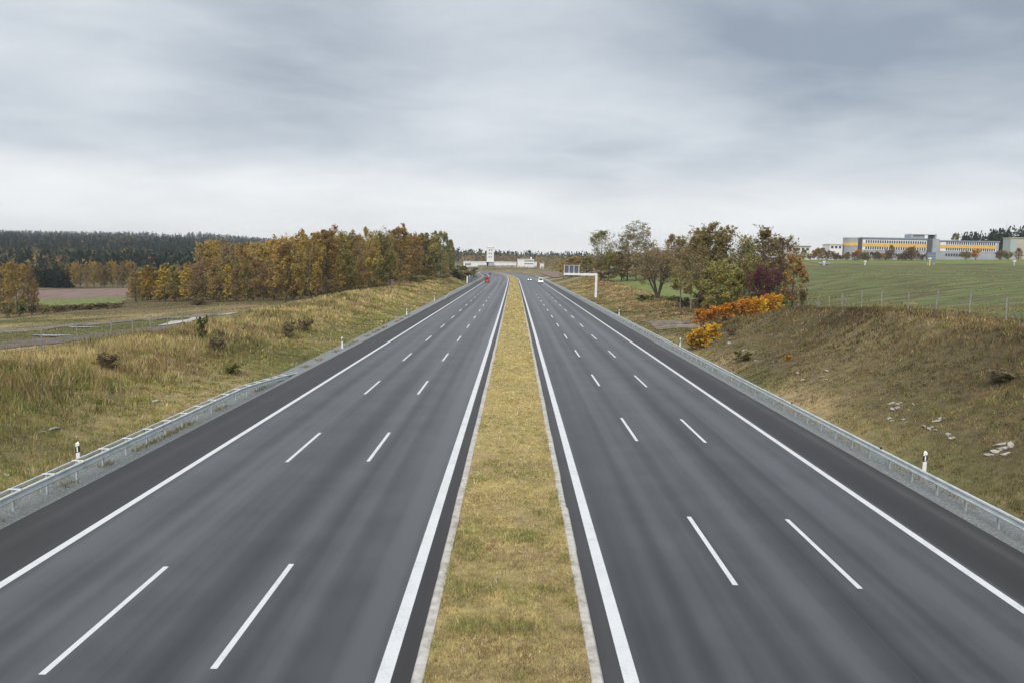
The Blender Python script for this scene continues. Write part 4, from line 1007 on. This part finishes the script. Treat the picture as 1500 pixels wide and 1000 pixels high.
# ------------------------------------------------------------------ vehicles
TY = MB().tube([(-.11, 0, 0), (-.09, 0, 0), (.09, 0, 0), (.11, 0, 0)], [.27, .32, .32, .27], 18).mesh('tyre', M['tyre'])
RM = MB().tube([(-.118, 0, 0), (.118, 0, 0)], .19, 12).mesh('rim', M['rim'])
def shell(side, halfw, inset):
    """side outline (y forward, z) closed into a body; inset narrows the part above the waist"""
    n = len(side); V = []; F = []
    for sgn in (-1, 1):
        for y, z in side: V.append((sgn*(halfw-inset(z)), y, z))
    F.append(tuple(range(n))); F.append(tuple(range(2*n-1, n-1, -1)))
    for i in range(n): F.append((i, i+n, (i+1) % n+n, (i+1) % n))
    return MB().add(V, F)
def vehicle(name, label, cat, X, Y, rz, kind, paint, lit=False):
    o = thing(name, label, cat, (X, Y, .004), rz, 'vehicles on the motorway' if abs(X) < 30 else None)
    if kind == 'van':
        W, wb, prof = 1.0, (-1.7, 1.65), [(-2.7, .35), (2.6, .35), (2.68, .75), (2.55, 1.12), (1.75, 1.35), (1.05, 2.3), (.75, 2.42), (-2.6, 2.45), (-2.72, 1.2)]
        ins = lambda z: .0 if z < 1.36 else .10*(z-1.3)
        ws = [(1.71, 1.42), (1.10, 2.24)]; hw = .80; waist = 1.42; top = 2.2; front, rear = 2.66, -2.72; hz_, tz = .88, 1.15
        sw = [(.5, 1.0), (1.15, 1.02)]
    else:
        W, wb, prof = .88, (-1.3, 1.35), [(-2.1, .35), (2.1, .32), (2.16, .6), (1.95, .78), (1.0, .92), (.25, 1.38), (-.2, 1.45), (-1.2, 1.42), (-1.9, 1.0), (-2.14, .92), (-2.18, .55)]
        ins = lambda z: 0 if z < .95 else .42*(z-.93)
        ws = [(.95, .96), (.3, 1.36)]; hw = .66; waist = .97; top = 1.34; front, rear = 2.12, -2.17; hz_, tz = .68, .82
    b = link('body', shell(prof, W, ins).mesh('body', M[paint]), o); bevel(b, .06, 2)
    (y0, z0), (y1, z1) = ws; dn = Vector((0, z1-z0, y0-y1)).normalized()*.02
    link('windscreen', MB().add([(-hw, y0+dn.y, z0+dn.z), (hw, y0+dn.y, z0+dn.z), (hw*.92, y1+dn.y, z1+dn.z), (-hw*.92, y1+dn.y, z1+dn.z)], [(0, 1, 2, 3)]).mesh('windscreen', M['glass']), o)
    if kind == 'van':
        link('rear_window', MB().box(-.72, .72, -2.74, -2.69, 1.45, 2.1).mesh('rear_window', M['glass']), o)
        for sx in (-1, 1): link('side_window', MB().box(sx*.93-.05, sx*.93+.05, .45, 1.15, 1.45, 2.0).mesh('side_window', M['glass']), o)
    else:
        link('rear_window', MB().add([(-.62, -1.87, 1.03), (.62, -1.87, 1.03), (.56, -1.27, 1.41), (-.56, -1.27, 1.41)], [(3, 2, 1, 0)]).mesh('rear_window', M['glass']), o)
        for sx in (-1, 1):
            x0, x1 = sx*(W-ins(1.0)+.012), sx*(W-ins(1.36)+.012)
            link('side_window', MB().add([(x0, -1.6, 1.0), (x0, .8, 1.0), (x1, .3, 1.34), (x1, -1.15, 1.36)], [(0, 1, 2, 3)]).mesh('side_window', M['glass']), o)
    for sx in (-1, 1):
        for wy in wb:
            t = link('tyre', TY, o, (sx*(W-.10), wy, .32)); link('rim', RM, t)
        link('headlight', MB().box(sx*(W-.25)-.17, sx*(W-.25)+.17, front-.14, front+.02, hz_-.09, hz_+.10).mesh('headlight', M['lamp' if lit else 'reflector']), o)
        link('tail_light', MB().box(sx*(W-.14)-.09, sx*(W-.14)+.09, rear-.025, rear+.06, tz-.15, tz+.22).mesh('tail_light', M['tail']), o)
    link('bumper', MB().box(-W*.96, W*.96, front-.2, front+.07, .36, .58).mesh('bumper', M['black']), o)
    link('number_plate', MB().box(-.26, .26, rear-.035, rear+.02, .62, .74).mesh('number_plate', M['white']), o)
    return o
def on_road(px, py, s):
    d = _f*F_PX+_r*(px-750)-_u*(py-500); t = -CAM_H/d[2]; Y = d[1]*t
    return s+float(cc(Y)), Y
vX, vY = on_road(713, 413.5, -12.1); vehicle('van', 'red van in the left lane beside the wood, seen from behind', 'van', vX, vY, -.004, 'van', 'red_paint')
vX, vY = on_road(796, 415.5, 11.9); vehicle('van', 'white van with lit headlights on the right carriageway', 'van', vX, vY, math.pi, 'van', 'white_paint', True)
vX, vY = on_road(776, 411.5, 8.0); vehicle('car', 'silver car with lit headlights in the middle lane ahead of the white van', 'car', vX, vY, math.pi, 'car', 'silver_paint', True)
vX, vY = on_road(711, 402.6, -12.0); vehicle('car', 'dark car far ahead of the red van in the bend', 'car', vX, vY, .10, 'car', 'dark_paint')
q = at(1220, 391, 312); zc = gz(q.x, 312)
o = vehicle('car', 'grey car parked at the far edge of the right field', 'car', q.x, 321, math.pi/2, 'car', 'silver_paint'); o.location.z = gz(q.x, 321)+.05

# ------------------------------------------------------------------ building with the yellow band
YB = 390.0
def bx(px): return at(px, 385, YB).x
def bzp(px, py): return at(px, py, YB).z
bx0 = bx(1242); bz0 = gz(bx(1300), YB)-.6
ob = thing('office_building', 'long grey office building with a yellow band on the right horizon', 'building', (bx0, YB, bz0))
def part_box(name, px0, px1, pt, pb, y0, y1, m, parent=ob, org=None):
    org = org or ob.location
    x0, x1 = bx(px0)-org.x, bx(px1)-org.x; c_ = (px0+px1)/2
    z1 = at(c_, pt, YB).z-org.z; z0 = (at(c_, pb, YB).z-org.z) if pb is not None else -2.0
    return link(name, MB().box(x0, x1, y0, y1, z0, z1).mesh(name, M[m]), parent)
WIN = MB().box(-.5, .5, -.05, .05, 0, 1).mesh('window', M['glass'])
def window_row(px0, px1, n, ty, by, slope, yf, duty=.62, parent=ob, org=None, mesh=None):
    org = org or ob.location
    for i in range(n):
        c_ = px0+(px1-px0)*(i+.5)/n
        z0 = at(c_, by+slope*(c_-px0), YB).z-org.z; z1 = at(c_, ty+slope*(c_-px0), YB).z-org.z
        w = (bx(px1)-bx(px0))/n*duty
        link('window', mesh or WIN, parent, (bx(c_)-org.x, yf, z0), None, (w, 1, z1-z0))
# left round end
th = np.linspace(math.pi*.5, math.pi*1.5, 13)
xr0, xr1 = bx(1242)-ob.location.x, bx(1255)-ob.location.x; rr_ = (xr1-xr0)
def round_end(name, pt, pb, m, grow=0.0):
    z1 = at(1248, pt, YB).z-bz0; z0 = (at(1248, pb, YB).z-bz0) if pb else -2
    pts = [(xr1+math.cos(t)*(rr_+grow), 6.0-math.sin(t-math.pi)*(6.0+grow)*1.0 if False else 6.0+math.sin(t)*(6.0+grow)) for t in th]
    return link(name, MB().prism(pts, 'z', z0, z1).mesh(name, M[m]), ob)
round_end('round_wing', 348.5, None, 'wall_grey'); round_end('yellow_band', 355.6, 360.2, 'yellow', .15); round_end('roof_edge', 347.3, 348.5, 'wall_white', .2)
part_box('stair_link', 1255, 1262, 349, None, 1.2, 11, 'wall_dark')
part_box('west_wing', 1262, 1356.5, 350.5, None, .4, 13, 'wall_grey')
part_box('roof_edge', 1261.5, 1357, 348.6, 350.5, .1, 13.3, 'roof')
part_box('yellow_band', 1261.5, 1356.5, 357.8, 362.0, .22, .40, 'yellow')
part_box('white_course', 1262.5, 1356, 352.2, 357.6, .30, .40, 'wall_white')
window_row(1266, 1355.5, 26, 352.0, 356.0, .022, .28)
part_box('white_course', 1262.5, 1356, 362.4, 366.9, .30, .40, 'wall_white')
window_row(1266, 1355.5, 26, 361.6, 365.4, .022, .28)
part_box('white_course', 1262.5, 1356, 370.8, 375.2, .30, .40, 'wall_white')
window_row(1266, 1355.5, 26, 370.0, 374.0, .022, .28)
part_box('stair_tower', 1356.5, 1364, 351, None, .8, 12, 'wall_dark')
part_box('core_tower', 1364, 1373, 350.2, None, -.4, 12, 'wall_grey')
part_box('east_wing', 1373, 1462, 354.5, None, .4, 13, 'wall_grey')
part_box('roof_edge', 1373, 1463, 352.9, 354.5, .1, 13.3, 'roof')
part_box('yellow_band', 1375, 1458, 360.2, 364.2, .22, .40, 'yellow')
part_box('white_course', 1376, 1458, 355.6, 359.8, .30, .40, 'wall_white')
window_row(1384, 1457, 23, 354.4, 358.4, .022, .28)
part_box('white_course', 1376, 1458, 364.8, 368.9, .30, .40, 'wall_white')
window_row(1384, 1457, 23, 363.6, 367.4, .022, .28)
window_row(1384, 1430, 12, 371.5, 375.5, .022, .32)
pent = part_box('penthouse_frame', 1337, 1374, 342.4, 343.6, 3, 10, 'wall_white')
for a_, b_ in ((1337, 1339.5), (1372, 1374)): part_box('frame_leg', a_, b_, 343.6, 351, 3, 10, 'wall_grey', ob)
part_box('plant_room', 1341, 1358, 343.7, 351, 4, 9, 'wall_grey')
for px, t_ in ((1260, 345.3), (1340, 339.5)):
    link('antenna', MB().tube([(bx(px)-bx0, 5, bzp(px, 349)-bz0), (bx(px)-bx0, 5, bzp(px, t_)-bz0)], .08, 5).mesh('antenna', M['steel']), ob)
def house(name, label, px0, px1, pt, Yd, m, roofm, wins=0, depth=10, pb=None):
    global YB
    keep_, YB = YB, Yd
    x0 = bx(px0); base_ = gz((x0+bx(px1))/2, Yd)-.6
    h = thing(name, label, 'building', (x0, Yd, base_)); org = h.location
    part_box('wall', px0, px1, pt+1.2, pb, 0, depth, m, h, org)
    part_box('roof', px0-.6, px1+.6, pt, pt+1.2, -.4, depth+.4, roofm, h, org)
    if wins: window_row(px0+1, px1-1, wins, pt+3, pt+6.5, .017, -.02, .6, h, org)
    YB = keep_
    return h
house('low_building', 'low cream building right of the autumn trees on the right horizon', 1152, 1186, 360.2, 400, 'wall_cream', 'roof', 5, 9)
house('pavilion', 'white flat roofed pavilion left of the long office building', 1214, 1233, 357.5, 396, 'wall_white', 'wall_cream', 3, 9)
hb = house('beige_hall', 'beige hall at the right edge of the picture', 1478, 1540, 348.5, 420, 'wall_beige', 'wall_beige', 0, 6.5)
YB_, YB = YB, 420.0
part_box('green_end', 1477.6, 1486, 350.2, None, -.25, 6, 'wall_mint', hb, hb.location); YB = YB_
q = at(1474, 340, 690); z0 = gz(q.x, 690)
link('antenna', MB().tube([(0, 0, 30*0+12), (0, 0, at(1475, 322, 690).z-z0)], [.25, .06], 6).mesh('antenna', M['wall_grey']),
     thing('radio_mast', 'thin radio mast above the pines on the right', 'mast', (q.x, 690, z0), me=MB().tube([(0, 0, -.5), (0, 0, 12.5)], [.6, .4], 6).mesh('radio_mast', M['wall_grey'])))
# shrubs and small trees along the building
rs = random.Random(3)
for i in range(32):
    px = 1168+i*5.9+rs.uniform(-3, 3); k = rs.choice(['mixbush', 'orangebush', 'brown_b', 'mixbush', 'gold_b', 'brownbush', 'redtree', 'olive_b'])
    cat = 'tree' if k in ('brown_b', 'gold_b', 'redtree', 'olive_b') else 'bush'
    plant_px(k, px, rs.uniform(359, 371) if cat == 'tree' else rs.uniform(367, 375), 372+rs.uniform(-8, 8), rs.uniform(12, 20), f'autumn {cat} in front of the office building and pavilion, {ORD[i]} from the left', cat, 'planting before the office building', cat)
for i, (px, top, k) in enumerate(((1415, 369, 'mixbush'), (1430, 367, 'orangebush'), (1466, 368, 'mixbush'), (1478, 369, 'mixbush'), (1493, 364, 'brown_b'))):
    plant_px(k, px, top, 374, 18, f'autumn shrub below the right wing of the office building, {ORD[i]} from the left', 'bush', 'planting below the right wing', 'bush')
plant_px('green_a', 1400, 344, 470, 14, 'round tree rising behind the right wing of the office building')
drape('lawn', [(130, 330), (330, 330), (330, 372), (130, 372)], 50, 12, .14, M['crop'], 'green strip of lawn below the office building', wob=2)
# marker posts and board
def marker(px, pt, Yd, label, cap='white', m='yellow_post', w=.22):
    q = at(px, 390, Yd); z = gz(q.x, Yd); h = at(px, pt, Yd).z-z
    o = thing('marker_post', label, 'marker post', (q.x, Yd, z), group='marker posts along the field')
    link('post', MB().tube([(0, 0, -.3), (0, 0, h-.6)], w, 8).mesh('post', M[m]), o)
    link('cap', MB().prism([(-w*2.2, h-.6), (w*2.2, h-.6), (w*1.6, h-.1), (0, h), (-w*1.6, h-.1)], 'y', -w*1.6, w*1.6).mesh('cap', M[cap]), o)
marker(1207, 382.5, 312, 'white marker post left of the parked grey car', 'white', 'white')
marker(1267, 382, 312, 'whitish marker post right of the parked grey car', 'white', 'white')
marker(1361.5, 377.5, 300, 'yellow marker post with white cap in front of the grey board')
marker(1403, 389.5, 306, 'small yellow marker post in the middle of the field edge', 'yellow_post')
marker(1485.5, 381.5, 300, 'marker post with white cap near the right edge', 'white', 'steel')
q = at(1363.5, 390, 318); z = gz(q.x, 318); o = thing('notice_board', 'blue grey board on posts below the office tower', 'board', (q.x, 318, z))
zt = at(1363, 370, 318).z-z
link('panel', MB().box(-1.7, 1.7, -.08, .08, zt-3.9, zt).mesh('panel', M['blue_grey']), o)
for sx in (-1.3, 1.3): link('post', MB().box(sx-.1, sx+.1, .085, .28, -.4, zt-.2).mesh('post', M['steel']), o)
for r_ in range(3): link('board_strip', MB().box(-1.6, 1.6, -.11, -.083, zt-1.2-r_*1.15, zt-1.05-r_*1.15).mesh('board_strip', M['wall_grey']), o)

# ------------------------------------------------------------------ white works with the tower in the distance
YB = 960.0
def works(name, label, px0, px1, pt, wall_m, depth=20, cat='building'):
    x0 = bx(px0); base_ = gz((x0+bx(px1))/2, YB)-1.0
    h = thing(name, label, cat, (x0, YB, base_), group='white works in the distance')
    part_box('wall', px0, px1, pt+.8, None, 0, depth, wall_m, h, h.location)
    part_box('roof', px0-.3, px1+.3, pt, pt+.8, -.5, depth+.5, 'wall_white', h, h.location)
    return h
h = works('works_tower', 'tall white tower of the distant works', 712.8, 723.2, 362, 'wall_white', 8, 'tower')
for k in range(3): window_row(715, 721, 2, 366+k*5, 367.5+k*5, 0, -.03, .5, h, h.location)
part_box('plant_box', 714.3, 721.5, 361, 362, 1, 7, 'wall_white', h, h.location)
h = works('works_hall', 'long low white hall left of the distant tower', 679, 715.5, 383, 'wall_white', 25)
window_row(681, 690, 3, 386, 389, 0, -.03, .7, h, h.location); window_row(700, 712, 4, 388.5, 391, 0, -.03, .7, h, h.location)
part_box('dark_gate', 716.2, 723.8, 385, 390, -.25, -.02, 'wall_dark', h, h.location)
h = works('works_hall', 'long white hall right of the distant tower', 715.8, 756.5, 383.6, 'wall_white', 25)
window_row(724, 756, 16, 389.3, 390.7, 0, -.03, .8, h, h.location); part_box('dark_front', 716.3, 723.8, 384.8, 390, -.3, -.02, 'wall_grey', h, h.location)
h = works('works_office', 'white three storey office at the right end of the distant works', 758, 782, 379.8, 'wall_white', 20)
for k in range(2): window_row(768, 781, 5, 382+k*4, 383.4+k*4, 0, -.03, .85, h, h.location)
part_box('annex', 782, 786.5, 384, None, 2, 15, 'wall_white', h, h.location)
part_box('vent', 777, 779, 376.8, 379.8, 5, 8, 'wall_white', h, h.location)
for i, (px, w_) in enumerate(((686, 1.2), (692, 1.2), (697, 2))):
    part_box('x', px, px, 380, 383, 2, 4, 'wall_white') if False else None
YB = 390.0
house('distant_house', 'small white house right of the distant works', 791, 797, 385.2, 900, 'wall_white', 'wall_beige', 0, 10)

# ------------------------------------------------------------------ haze in the air
hm = bpy.data.materials.new('haze'); hm.use_nodes = True; ht = hm.node_tree; ht.nodes.clear()
pv = ht.nodes.new('ShaderNodeVolumePrincipled'); pv.inputs['Color'].default_value = (.86, .91, 1.0, 1); pv.inputs['Density'].default_value = .00013; pv.inputs['Anisotropy'].default_value = .2
oo = ht.nodes.new('ShaderNodeOutputMaterial'); ht.links.new(pv.outputs[0], oo.inputs['Volume'])
HAZE = True
if HAZE:
    hzm = MB().box(-3300, 2200, -450, 3900, -40, 150).mesh('haze', hm)
    o = link('haze', hzm); o['kind'] = 'stuff'; o['label'] = 'thin autumn haze filling the air'
